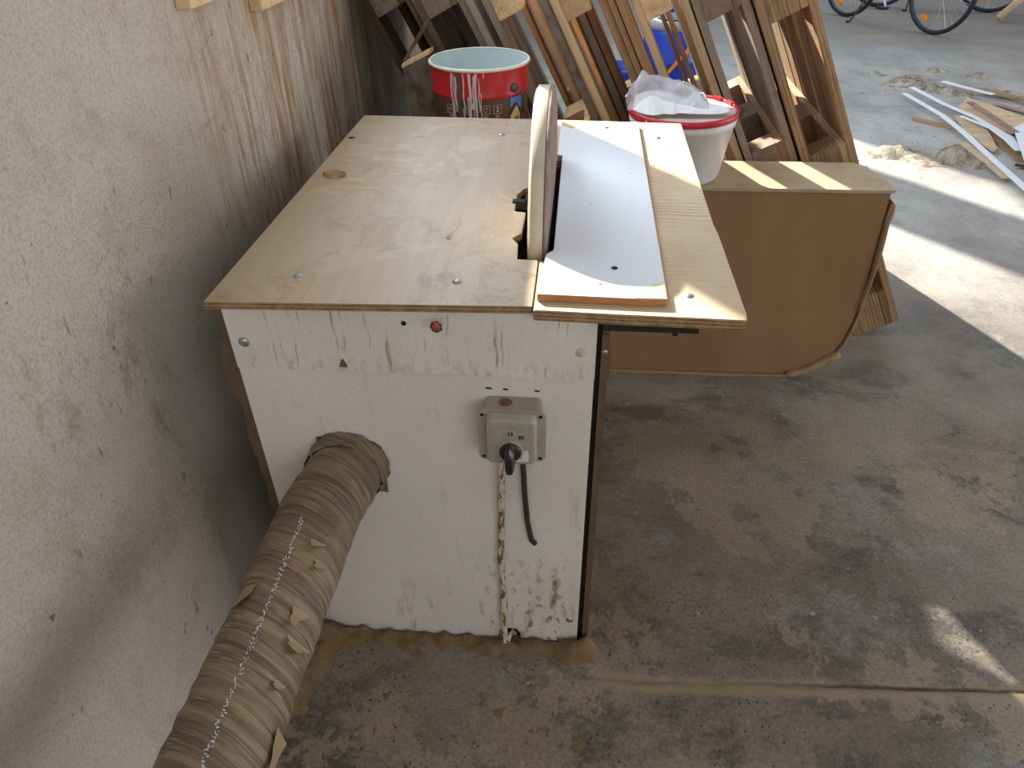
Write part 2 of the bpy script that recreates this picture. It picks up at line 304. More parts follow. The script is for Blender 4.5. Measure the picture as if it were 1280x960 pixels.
    n.put(n.b.inputs['Subsurface Weight'], 0.0)
    col = n.mix(n.ramp(n.noise(o, 14, 4), 0.5, 0.75, 0, 0.3), lin((228, 222, 218)), lin((196, 184, 172)))
    M['white_plastic'] = n.done(col, 0.35, None, 0, 0.45)
    M['red_plastic'] = plain('red_lid', (202, 44, 56), 0.4, dirt=0.3, scale=40, dirt_rgb=(214, 120, 116))
    M['lid_grey'] = plain('dusty_lid', (206, 192, 184), 0.6, dirt=0.4, scale=20)
    n = NT('clear_bag'); o = n.obj()
    n.put(n.b.inputs['Alpha'], n.ramp(n.noise(o, 10, 4), 0.3, 0.7, 0.30, 0.62))
    M['bag'] = n.done(lin((232, 236, 244)), 0.22, n.bump(n.noise(o, 16, 4, 0.6, 1.5), 0.9, 0.02), 0, 0.6)
    M['paper'] = plain('white_paper', (238, 238, 238), 0.8, dirt=0.08)
    M['blue'] = plain('blue_plastic', (30, 62, 168), 0.35, dirt=0.3, scale=8)
    M['grey_band'] = plain('grey_plastic', (150, 150, 152), 0.5, dirt=0.3)
    M['orange'] = plain('orange_reflector', (236, 132, 26), 0.25, dirt=0.1)
    M['tyre'] = plain('tyre_rubber', (32, 34, 40), 0.6, dirt=0.3, scale=40)
    M['rim'] = plain('alloy_rim', (70, 76, 86), 0.4, 0.4)
    M['spoke'] = plain('spoke_steel', (186, 192, 200), 0.3, 0.7)
    M['bike_white'] = plain('white_frame', (224, 228, 234), 0.35)
    # woods
    M['w_orange'] = wood('pine_orange', (212, 166, 118), (184, 138, 94))
    M['w_brown'] = wood('pine_brown', (164, 130, 98), (136, 104, 76))
    M['w_beige'] = wood('pine_beige', (224, 196, 156), (202, 172, 132))
    M['w_grey'] = wood('pine_grey', (160, 144, 128), (134, 117, 102))
    M['w_old'] = wood('pine_old', (112, 98, 84), (84, 70, 58))
    M['w_dark'] = wood('pine_dark', (86, 68, 52), (62, 48, 38))
    M['w_lam'] = wood('laminated_strips', (182, 150, 114), (156, 122, 90), lam=True)
    M['w_block'] = wood('pine_block', (214, 182, 142), (192, 156, 114), 'Y')
    M['w_blockgrey'] = wood('grey_block', (164, 142, 122), (140, 118, 98), 'Y')
    M['bark'] = plain('rough_dirty_wood', (126, 114, 98), 0.95, dirt=0.95, scale=26, dirt_rgb=(54, 48, 42))
    M['strip_white'] = plain('white_laminate_offcut', (232, 234, 240), 0.4, dirt=0.15)
    M['strip_tan'] = wood('tan_offcut', (206, 184, 154), (188, 162, 130), 'X')
    M['strip_pink'] = wood('pinkish_offcut', (168, 138, 124), (146, 116, 102), 'X')
    M['strip_brown'] = wood('brown_offcut', (176, 146, 112), (152, 122, 92), 'X')
    M['fleck'] = plain('white_flecks', (206, 208, 208), 0.5, dirt=0.2)
    M['grey_wall'] = plain('grey_render', (150, 146, 140), 0.9, dirt=0.3, scale=3)
    M['ceil'] = plain('ceiling_paint', (196, 192, 186), 0.9, dirt=0.2, scale=2)
build_materials()

# ---------------------------------------------------------------- mesh helpers
class G:
    def __init__(s): s.v = []; s.f = []
    def add(s, vs, fs):
        k = len(s.v); s.v += [tuple(v) for v in vs]; s.f += [tuple(i + k for i in f) for f in fs]; return s
    def box(s, x0, x1, y0, y1, z0, z1):
        return s.add([(x0, y0, z0), (x1, y0, z0), (x1, y1, z0), (x0, y1, z0), (x0, y0, z1), (x1, y0, z1), (x1, y1, z1), (x0, y1, z1)],
                     [(3, 2, 1, 0), (4, 5, 6, 7), (0, 1, 5, 4), (1, 2, 6, 5), (2, 3, 7, 6), (3, 0, 4, 7)])
    def prism(s, poly, a, b, axis='y'):
        n = len(poly)
        mk = {'y': lambda p, t: (p[0], t, p[1]), 'z': lambda p, t: (p[0], p[1], t), 'x': lambda p, t: (t, p[0], p[1])}[axis]
        vs = [mk(p, a) for p in poly] + [mk(p, b) for p in poly]
        return s.add(vs, [tuple(range(n)), tuple(range(2 * n - 1, n - 1, -1))] + [(i, i + n, (i + 1) % n + n, (i + 1) % n) for i in range(n)])
    def lathe(s, prof, c, n=32, axis='z', a0=0.0, a1=2 * PI):
        full = abs(a1 - a0 - 2 * PI) < 1e-6; m = n if full else n + 1; k = len(prof); vs = []
        for i in range(m):
            a = a0 + (a1 - a0) * i / n
            for r, h in prof:
                p = (r * math.cos(a), r * math.sin(a), h)
                if axis == 'y': p = (p[0], p[2], p[1])
                if axis == 'x': p = (p[2], p[0], p[1])
                vs.append((c[0] + p[0], c[1] + p[1], c[2] + p[2]))
        fs = []
        for i in range(n):
            j = (i + 1) % m
            for q in range(k - 1): fs.append((i * k + q, j * k + q, j * k + q + 1, i * k + q + 1))
        return s.add(vs, fs)
    def tube(s, pts, r, n=8, cap=True):
        pts = [Vector(p) for p in pts]; m = len(pts); vs = []; up = Vector((0.13, 0.31, 0.94))
        for i, p in enumerate(pts):
            d = (pts[min(i + 1, m - 1)] - pts[max(i - 1, 0)]).normalized()
            a = d.cross(up)
            if a.length < 1e-3: a = d.cross(Vector((1, 0, 0)))
            a.normalize(); b = d.cross(a)
            rr = r[i] if isinstance(r, (list, tuple)) else r
            for j in range(n):
                t = 2 * PI * j / n; vs.append(p + a * math.cos(t) * rr + b * math.sin(t) * rr)
        fs = [(i * n + j, i * n + (j + 1) % n, (i + 1) * n + (j + 1) % n, (i + 1) * n + j) for i in range(m - 1) for j in range(n)]
        if cap: fs += [tuple(range(n - 1, -1, -1)), tuple((m - 1) * n + j for j in range(n))]
        return s.add(vs, fs)

def link(name, g, mat, root=None, smooth=False, bevel=0.0, sub=0, jit=0.0, jfreq=20.0):
    me = bpy.data.meshes.new(name)
    off = root_loc(root)
    bm = bmesh.new()
    vs = [bm.verts.new(Vector(v) - off) for v in g.v]
    for f in g.f:
        try: bm.faces.new([vs[i] for i in f])
        except ValueError: pass
    bmesh.ops.remove_doubles(bm, verts=bm.verts, dist=1e-5)
    bmesh.ops.recalc_face_normals(bm, faces=bm.faces)
    if bevel:
        ed = [e for e in bm.edges if len(e.link_faces) == 2 and e.calc_face_angle(0) > 0.6]
        bmesh.ops.bevel(bm, geom=ed, offset=bevel, segments=2, affect='EDGES', clamp_overlap=True)
    if sub: bmesh.ops.subdivide_edges(bm, edges=bm.edges, cuts=sub, use_grid_fill=True)
    if jit:
        for v in bm.verts:
            v.co += (mnoise.noise_vector((v.co + off) * jfreq)) * jit
    for f in bm.faces: f.smooth = smooth
    bm.to_mesh(me); bm.free()
    o = bpy.data.objects.new(name, me); COL.objects.link(o)
    ms = mat if isinstance(mat, (list, tuple)) else [mat]
    for m in ms: me.materials.append(m)
    if root is not None: o.parent = root
    return o

def root_loc(r):
    v = Vector((0, 0, 0))
    while r is not None: v += r.location; r = r.parent
    return v

def tag(o, label, cat=None, group=None, kind=None):
    if label: o['label'] = label
    if cat: o['category'] = cat
    if group: o['group'] = group
    if kind: o['kind'] = kind
    return o
def thing(name, loc, label, cat, group=None):
    o = bpy.data.objects.new(name, None); o.empty_display_size = 0.05; COL.objects.link(o); o.location = loc
    return tag(o, label, cat, group)
def dup(root):
    r = root.copy(); COL.objects.link(r)
    for ch in list(root.children):
        c = ch.copy(); COL.objects.link(c); c.parent = r
        for g in list(ch.children):
            d = g.copy(); COL.objects.link(d); d.parent = c
    return r
def setmat(o, m):
    if o.material_slots:
        o.material_slots[0].link = 'OBJECT'; o.material_slots[0].material = m

def screw(c, r, axis, root, name='screw', mat=None):
    g = G(); pr = [(0.0, 1), (r * .45, .86), (r * .8, .5), (r, 0.0), (r * 0.98, -.6)]
    s = r * 0.45
    if axis == '-y': g.lathe([(a, -h * s) for a, h in pr], c, 14, 'y')
    else: g.lathe([(a, h * s) for a, h in pr], c, 14, 'z')
    return link(name, g, mat or M['steel'], root, True)

WALL_X = -0.72
# ---------------------------------------------------------------- structure
def structure():
    # floor: a poured slab with a ragged joint across it in front of the bench
    g = G()
    ys = [-3.5, -1, 0, 0.5, 0.8] + [0.83 + 0.006 * i for i in range(18)] + [0.96, 1.3, 2, 4, 7, 10, 14]
    xs = [-0.72, -0.5, -0.2, 0.0] + [0.05 + 0.02 * i for i in range(90)] + [2.2, 3, 4.5, 6.5, 9]
    vs = []
    for y in ys:
        for x in xs:
            yc = 0.872 + 0.035 * max(0, min(1, (x - 0.17) / 0.8)) + 0.004 * mnoise.noise((x * 9, 0, 0))
            d = abs(y - yc); z = 0.0
            if 0.0 < x < 2.0 and d < 0.05:
                rough = 0.5 + 0.5 * mnoise.noise((x * 30, y * 60, 2)); ragged = max(0.0, min(1.0, (x - 0.45) / 0.2))
                edge = min(1, x / 0.1) * min(1, (2.0 - x) / 0.2)
                z -= edge * max(0, 1 - d / 0.012) * (0.006 + 0.008 * rough * ragged)
                z += edge * ragged * 0.004 * rough * max(0, 1 - abs(d - 0.018) / 0.014)
            vs.append((x, y, z))
    nx = len(xs)
    g.add(vs, [(j * nx + i, j * nx + i + 1, (j + 1) * nx + i + 1, (j + 1) * nx + i) for j in range(len(ys) - 1) for i in range(nx - 1)])
    o = link('floor', g, M['concrete'], None, True); o['kind'] = 'structure'
    # left wall, window band with sill at 1.48 (above the picture)
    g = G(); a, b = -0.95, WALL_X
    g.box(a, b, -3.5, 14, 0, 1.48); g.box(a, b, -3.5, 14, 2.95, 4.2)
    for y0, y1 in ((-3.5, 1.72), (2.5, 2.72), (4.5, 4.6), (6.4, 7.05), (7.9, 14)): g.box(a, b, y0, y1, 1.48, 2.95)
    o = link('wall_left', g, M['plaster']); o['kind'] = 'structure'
    g = G(); g.box(-0.95, 9.25, 14, 14.25, 0, 4.2); o = link('wall_back', g, M['grey_wall']); o['kind'] = 'structure'
    g = G(); g.box(9.0, 9.25, -3.5, 0, 0, 4.2); g.box(9.0, 9.25, 6, 14, 0, 4.2); g.box(9.0, 9.25, 0, 6, 3.4, 4.2)
    o = link('wall_right', g, M['grey_wall']); o['kind'] = 'structure'
    g = G(); g.box(-0.95, 9.25, -3.75, -3.5, 0, 1.6); g.box(-0.95, 9.25, -3.75, -3.5, 3.5, 4.2); g.box(-0.95, -0.3, -3.75, -3.5, 1.6, 3.5); g.box(4.7, 9.25, -3.75, -3.5, 1.6, 3.5)
    o = link('wall_front', g, M['grey_wall']); o['kind'] = 'structure'
    g = G(); g.box(-0.95, 9.25, -3.75, 9.1, 4.2, 4.35); g.box(-0.95, 9.25, 12.1, 14.25, 4.2, 4.35); g.box(-0.95, -0.55, 9.1, 12.1, 4.2, 4.35); g.box(4.95, 9.25, 9.1, 12.1, 4.2, 4.35); o = link('ceiling', g, M['ceil']); o['kind'] = 'structure'
structure()

# ---------------------------------------------------------------- sanding bench
def bench():
    T = thing('sanding_bench', (-0.26, 1.4, 0), 'homemade disc sanding bench, white cabinet under an overhanging plywood top', 'workbench')
    ZT = 0.855
    # top, left board with the notch the disc turns in
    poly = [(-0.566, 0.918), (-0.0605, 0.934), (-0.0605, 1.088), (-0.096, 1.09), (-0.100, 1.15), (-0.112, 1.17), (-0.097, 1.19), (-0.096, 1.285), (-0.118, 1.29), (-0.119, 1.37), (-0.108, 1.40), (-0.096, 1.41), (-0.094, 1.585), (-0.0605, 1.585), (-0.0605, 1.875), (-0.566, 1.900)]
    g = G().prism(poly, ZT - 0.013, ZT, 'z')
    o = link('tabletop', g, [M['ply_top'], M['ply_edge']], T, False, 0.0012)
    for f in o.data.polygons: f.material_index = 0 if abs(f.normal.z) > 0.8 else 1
    # right board of raw fir plywood
    poly = [(-0.0585, 0.922), (0.06, 0.917), (0.249, 0.911), (0.252, 0.93), (0.250, 1.2), (0.247, 1.25), (0.249, 1.85), (-0.0585, 1.872), (-0.0585, 1.570), (-0.034, 1.570), (-0.034, 1.084), (-0.0585, 1.084)]
    g = G().prism(poly, ZT - 0.017, ZT + 0.001, 'z')
    o = link('tabletop', g, [M['ply_fir'], M['ply_edge']], T, False, 0.0015); o['label'] = 'raw fir plywood board with worn edge'
    for f in o.data.polygons: f.material_index = 0 if abs(f.normal.z) > 0.8 else 1
    # white laminated board screwed on top
    z0, z1 = ZT + 0.0015, ZT + 0.0135
    poly = [(-0.0545, 0.949), (-0.010, 0.9475), (0.100, 0.943), (0.1375, 0.9435), (0.1385, 1.0), (0.1405, 1.815), (-0.046, 1.822), (-0.047, 1.572), (-0.036, 1.566), (-0.036, 1.1), (-0.0475, 1.085)]
    g = G().prism(poly, z0, z1, 'z')
    wb = link('work_board', g, [M['laminate'], M['chip_edge']], T, False, 0.0008); wb['label'] = 'white laminated board with chipped corners'
    for f in wb.data.polygons: f.material_index = 0 if f.normal.z > 0.8 else 1
    zc = z1 + 0.0006
    g = G().prism([(0.092, 0.9445), (0.1372, 0.945), (0.1377, 0.992), (0.122, 0.988), (0.108, 0.975), (0.098, 0.962)], z1 - 0.001, zc, 'z'); link('chipped_corner', g, M['ply_fir'], wb)
    g = G().prism([(-0.046, 1.821), (0.022, 1.818), (0.012, 1.792), (-0.005, 1.78), (-0.018, 1.758), (-0.030, 1.765), (-0.044, 1.785)], z1 - 0.001, zc, 'z'); link('chipped_corner', g, M['ply_fir'], wb)
    for c in ((0.063, 1.039), (0.064, 1.766)): 
        g = G().lathe([(0.0055, 0.0006), (0.005, 0.0012), (0.0035, 0.0008), (0.0, 0.0006)], (c[0], c[1], z1), 12); link('screw', g, M['dark'], wb, True)
    g = G().lathe([(0.003, 0.0003), (0.0, 0.0006)], (0.040, 0.985, z1), 8); link('nail_hole', g, M['brown_chip'], wb, True)
    for c in ((-0.445, 1.009), (-0.184, 1.005), (-0.188, 1.745), (0.175, 0.979), (0.183, 1.733)): screw((c[0], c[1], ZT), 0.0088, 'z', T)
    g = G().lathe([(0.009, 0.0004), (0.0, 0.0008)], (-0.548, 1.712, ZT), 12); link('bolt_hole', g, M['dark'], T, True)
    # dried glue splash and a flat knot of filler
    g = G().tube([(-0.212, 1.24, ZT + .0004), (-0.219, 1.20, ZT + .0006), (-0.224, 1.165, ZT + .0007)], [0.0008, 0.002, 0.0045], 6); link('glue_splash', g, M['fleck'], T, True)
    rr = random.Random(5)
    g = G()
    pts = [(-0.516 + (0.010 + 0.008 * rr.random()) * 1.5 * math.cos(i * PI / 5), 1.457 + (0.012 + 0.010 * rr.random()) * math.sin(i * PI / 5)) for i in range(10)]
    g.prism(pts, ZT - 0.001, ZT + 0.008, 'z'); link('glue_lump', g, M['card_rim'], T, False, 0.002, 2, 0.006, 70)
    # cabinet
    y0 = 0.949
    pan = [(-0.556, 0.0), (-0.122, 0.0), (-0.122, 0.022), (-0.114, 0.036), (-0.096, 0.034), (-0.088, 0.02), (-0.087, 0.0), (0.036, 0.0), (0.0385, 0.842), (-0.556, 0.842)]
    g = G().prism(pan, y0, y0 + 0.018, 'y'); fp = link('front_panel', g, M['cab_white'], T)
    g = G()
    rr = random.Random(3); low = [(-0.5555 + i * 0.0198, 0.716 + rr.uniform(-.0022, .0022)) for i in range(31)]
    g.prism(low + [(0.0384, 0.8405), (-0.5555, 0.8405)], y0 - 0.004, y0 - 0.0002, 'y'); link('front_rail', g, M['rail_white'], T)['label'] = 'white upper strip with brown glue runs'
    g = G().box(-0.572, -0.558, 0.955, 1.86, 0.0, 0.842); link('side_panel', g, M['side_brown'], T)
    g = G().box(0.0475, 0.0585, 0.953, 1.84, 0.0, 0.836); link('side_panel', g, M['side_brown'], T)
    g = G().box(-0.556, 0.05, 1.84, 1.858, 0.0, 0.842); link('back_panel', g, M['cab_white'], T)
    g = G().box(0.0392, 0.047, 0.962, 0.975, 0.0, 0.83); link('gap_shade_strip', g, M['dark'], T)  # dark strip set in the gap, its shade put in as colour
    # broken strip and ragged edge on the left side
    g = G(); rr = random.Random(11); L = []; Rr = []
    for i in range(16):
        z = 0.765 - i * 0.027; L.append((-0.576 - 0.006 * rr.random() - (0.014 if 1 < i < 5 else 0), z)); Rr.append((-0.5695 + 0.004 * rr.random(), z))
    g.prism(Rr + L[::-1], 0.957, 0.966, 'y'); link('broken_edge_strip', g, M['side_brown'], T)
    g = G(); rr = random.Random(12); L = []
    for i in range(22):
        z = 0.80 - i * 0.036; L.append((0.0535 + 0.004 * rr.random() + (0.006 if i in (1, 2) else 0), z))
    g.prism([(0.047, 0.80), (0.0465, 0.03)] + L[::-1], 0.949, 0.957, 'y'); link('broken_edge_strip', g, M['side_brown'], T)
    # steel bar under the right overhang
    g = G().box(0.046, 0.187, 0.926, 0.958, 0.822, 0.8375).box(0.150, 0.158, 0.93, 0.95, 0.814, 0.822); link('steel_bar', g, M['dark'], T)
    # screws and marks of the front
    for c, r in (((-0.533, 0.766), 0.0095), ((0.015, 0.768), 0.0088), ((0.018, 0.078), 0.0085)):
        yy = y0 - 0.004 if c[1] > 0.7 else y0
        s = screw((c[0], yy, c[1]), r, '-y', T)
        if c == (0.015, 0.768): setmat(s, M['conduit'])
    screw((0.0525, 0.949, 0.768), 0.005, '-y', T)
    g = G().lathe([(0.0045, -0.0004), (0.0, -0.0008)], (-0.263, y0 - 0.004, 0.812), 12, 'y'); link('drill_hole', g, M['dark'], T, True)
    g = G().prism([(-0.380, 0.724), (-0.367, 0.723), (-0.366, 0.728), (-0.372, 0.741), (-0.376, 0.736)], y0 - 0.0046, y0 - 0.0035, 'y'); link('chipped_patch', g, M['brown_chip'], T)
    for x, z, w in ((-0.134, 0.689, 0.006), (-0.106, 0.688, 0.005), (-0.054, 0.687, 0.005)):
        g = G().prism([(x - w, z - .0012), (x + w, z - .002), (x + w * .7, z + .0012), (x - w * .6, z + .0022)], y0 - 0.0006, y0, 'y'); link('scratch', g, M['dark'], T)
    g = G(); rr = random.Random(2)
    pts = [(-0.205 + 0.0085 * math.cos(a) * (1 + .25 * rr.random()), 0.826 + 0.0105 * math.sin(a) * (1 + .2 * rr.random())) for a in [i * PI / 7 for i in range(14)]]
    g.prism(pts, y0 - 0.037, y0 - 0.031, 'y'); link('resin_blob', g, M['rust'], T, True, 0.003)['label'] = 'reddish resin blob on the edge'
    # cut-out around the hose, dusty
    g = G().prism([(-0.45, 0.445), (-0.333, 0.436), (-0.331, 0.500), (-0.3325, 0.548), (-0.345, 0.560), (-0.40, 0.572), (-0.45, 0.565)], y0 - 0.0012, y0 + 0.0004, 'y'); link('hose_cutout', g, M['sawdust'], T)
    # bottom notch
    g = G().prism([(-0.123, 0.0), (-0.123, 0.024), (-0.114, 0.038), (-0.095, 0.036), (-0.086, 0.02), (-0.086, 0.0)], y0 + 0.006, y0 + 0.019, 'y'); link('cable_notch', g, M['dark'], T)
    # sanding disc: board and paper
    yc, zc2, R = 1.33, 0.840, 0.227
    g = G().lathe([(0.0, -0.0810), (R * .97, -0.0810), (R, -0.0765), (R, -0.0565), (R * .995, -0.0550), (0.0, -0.0550)], (0, yc, zc2), 96, 'x'); d = link('disc', g, M['mdf'], T, True, 0.0, jit=0.0006, jfreq=40)
    for p in d.data.polygons: p.use_smooth = abs(p.normal.x) < 0.5
    g = G().lathe([(0.0, -0.0540), (R * 1.0, -0.0540), (R * 1.003, -0.0515), (R * 1.0, -0.0490), (R * .985, -0.0470), (0.0, -0.0455)], (0, yc, zc2), 96, 'x'); d2 = link('sanding_sheet', g, M['sandpaper'], d, True); d2['label'] = 'purplish brown sandpaper face'
    # flange bolt seen in the notch
    g = G().lathe([(0.0, -0.125), (0.014, -0.125), (0.014, -0.1), (0.022, -0.1), (0.022, -0.082)], (0, 1.335, 0.846), 6, 'x'); link('flange_nut', g, M['dark'], T)
    g = G().lathe([(0.0, -0.3), (0.016, -0.3), (0.016, -0.082)], (0, yc, zc2 - 0.10), 16, 'x'); link('spindle', g, M['dark'], T, True)
    # motor bracket standing on the floor of the cabinet carries nothing visible
    return T
bench()

def rounded_rect(cx, cz, w, h, r, n=5):
    pts = []
    for (sx, sz, a) in ((1, 1, 0), (-1, 1, PI / 2), (-1, -1, PI), (1, -1, 1.5 * PI)):
        for i in range(n + 1):
            t = a + i * PI / 2 / n; pts.append((cx + sx * (w / 2 - r) + r * math.cos(t), cz + sz * (h / 2 - r) + r * math.sin(t)))
    return pts

def glyph(ch, size, font_mat, root, place, name='digit', thick=0.0):
    cu = bpy.data.curves.new('glyph_curve', 'FONT'); cu.body = ch; cu.size = size; cu.align_x = 'CENTER'; cu.align_y = 'CENTER'
    tmp = bpy.data.objects.new('glyph_tmp', cu); COL.objects.link(tmp)
    dg = bpy.context.evaluated_depsgraph_get(); me = bpy.data.meshes.new_from_object(tmp.evaluated_get(dg))
    bpy.data.objects.remove(tmp); bpy.data.curves.remove(cu)
    g = G().add([place(v.co.x, v.co.y) for v in me.vertices], [tuple(p.vertices) for p in me.polygons]); bpy.data.meshes.remove(me)
    return link(name, g, font_mat, root)

def switch():
    T = thing('rotary_switch', (-0.092, 0.949, 0.60), 'dusty grey rotary switch box with black knob, screwed to the white cabinet', 'switch')
    def loft(rings, cap=True):
        g = G(); n = len(rings[0][1])
        for y, ps in rings: g.v += [(p[0], y, p[1]) for p in ps]
        for k in range(len(rings) - 1):
            for i in range(n): g.f.append((k * n + i, k * n + (i + 1) % n, (k + 1) * n + (i + 1) % n, (k + 1) * n + i))
        g.f.append(tuple(range(n))); g.f.append(tuple((len(rings) - 1) * n + i for i in range(n)))
        return g
    cx, cz = -0.0925, 0.622
    link('back_box', loft([(0.9485, rounded_rect(cx, cz + .004, 0.092, 0.096, 0.008)), (0.908, rounded_rect(cx, cz + .004, 0.102, 0.100, 0.010))]), M['switch_grey'], T, False, 0.0008)
    cz = 0.627
    link('flange', loft([(0.908, rounded_rect(cx, cz, 0.112, 0.106, 0.012)), (0.900, rounded_rect(cx, cz, 0.112, 0.106, 0.012))]), M['switch_grey'], T, False, 0.0012)
    link('cover', loft([(0.900, rounded_rect(cx, cz + .002, 0.086, 0.098, 0.010)), (0.884, rounded_rect(cx, cz + .002, 0.079, 0.092, 0.009)), (0.881, rounded_rect(cx, cz + .002, 0.075, 0.088, 0.008))]), M['switch_grey'], T, False, 0.0012)
    pl = link('dial_plate', loft([(0.881, rounded_rect(cx - .001, cz - .003, 0.066, 0.068, 0.003)), (0.8796, rounded_rect(cx - .001, cz - .003, 0.066, 0.068, 0.003))]), M['switch_plate'], T)
    yp = 0.8796
    def sq(x, z, w, h, m, nm): return link(nm, G().prism([(x - w / 2, z - h / 2), (x + w / 2, z - h / 2), (x + w / 2, z + h / 2), (x - w / 2, z + h / 2)], yp - 0.0006, yp + .0002, 'y'), m, pl)
    z0 = cz + 0.0235
    for x, z, c in ((cx, z0, '0'), (cx + 0.0175, z0 - 0.0065, '1')):
        sq(x, z, 0.0075, 0.0068, M['black'], 'digit_square')
        glyph(c, 0.0068, M['white_ink'], pl, lambda a, b, x=x, z=z: (x + a, yp - 0.0009, z + b))
    sq(cx - 0.017, z0 - 0.005, 0.007, 0.006, M['switch_grey'], 'blank_square'); sq(cx - 0.024, z0 - 0.017, 0.007, 0.006, M['switch_grey'], 'blank_square')
    wp = [(cx + .012, kz0 - .014) for kz0 in (cz,)] + [(cx + .028, cz - .010), (cx + .0305, cz - .022), (cx + .029, cz - .0345), (cx + .006, cz - .0355), (cx + .010, cz - .030), (cx + .019, cz - .027), (cx + .017, cz - .020)]
    link('worn_label', G().prism(wp, yp - .0005, yp + .0002, 'y'), M['white_ink'], pl)
    # round collar and knob
    kz = cz - 0.010
    link('collar', G().lathe([(0.0215, 0.0), (0.0215, -0.003), (0.019, -0.005), (0.0, -0.005)], (cx, yp, kz), 32, 'y'), M['switch_grey'], T, True)
    link('dial', G().lathe([(0.0185, -0.004), (0.0175, -0.010), (0.015, -0.012), (0.0, -0.012)], (cx, yp, kz), 32, 'y'), M['black'], T, True)
    g = G(); rings = []
    for y, w, up, dn in ((yp - .010, 0.0085, 0.025, 0.027), (yp - .026, 0.0075, 0.024, 0.029), (yp - .034, 0.0055, 0.019, 0.025)):
        rings.append((y, [(cx - w, kz - dn * .75), (cx - w * .7, kz - dn), (cx + w * .7, kz - dn), (cx + w, kz - dn * .75), (cx + w, kz + up * .55), (cx, kz + up), (cx - w, kz + up * .55)]))
    link('knob', loft(rings), M['black'], T, False, 0.0008)
    for sx in (-1, 1):
        for sz in (-1, 1):
            screw((cx + sx * 0.0475, 0.900, cz + sz * 0.0445), 0.0036, '-y', T, mat=M['dark'])
    link('knockout', G().lathe([(0.0, 0.0005), (0.011, 0.0), (0.011, -0.0015)], (cx - 0.012, 0.930, 0.676), 20, 'z'), M['brown_chip'], T)
    # cables are parts of the box
    pts = [(-0.114, 0.925, 0.568), (-0.116, 0.935, 0.50), (-0.119, 0.939, 0.42), (-0.1215, 0.940, 0.34), (-0.1235, 0.940, 0.27), (-0.121, 0.940, 0.18), (-0.1225, 0.938, 0.09), (-0.120, 0.932, 0.03), (-0.117, 0.924, 0.006)]
    pp = []
    for a, b in zip(pts[:-1], pts[1:]):
        for k in range(6): pp.append(Vector(a).lerp(Vector(b), k / 6) + mnoise.noise_vector(Vector((a[2] * 40 + k, 1, 2))) * 0.0007)
    pp.append(Vector(pts[-1]))
    link('mains_cable', G().tube(pp, [0.0065 + 0.0006 * mnoise.noise((i * .7, 0, 0)) for i in range(len(pp))], 12), M['conduit'], T, True)['label'] = 'cream mains cable crusted with brown dirt'
    g = G().tube([(-0.116, 0.924, 0.010), (-0.110, 0.934, 0.030), (-0.104, 0.945, 0.030), (-0.100, 0.948, 0.020)], 0.005, 8); link('mains_cable_end', g, M['conduit'], T, True)
    pts = [(-0.0775, 0.925, 0.568), (-0.0765, 0.936, 0.52), (-0.0745, 0.940, 0.45), (-0.070, 0.941, 0.38), (-0.063, 0.944, 0.33), (-0.056, 0.947, 0.317)]
    pp = []
    for a, b in zip(pts[:-1], pts[1:]):
        for k in range(5): pp.append(Vector(a).lerp(Vector(b), k / 5))
    pp.append(Vector(pts[-1]))
    link('motor_cable', G().tube(pp, 0.0052, 12), M['cable_black'], T, True)['label'] = 'black cable running into a hole'
switch()

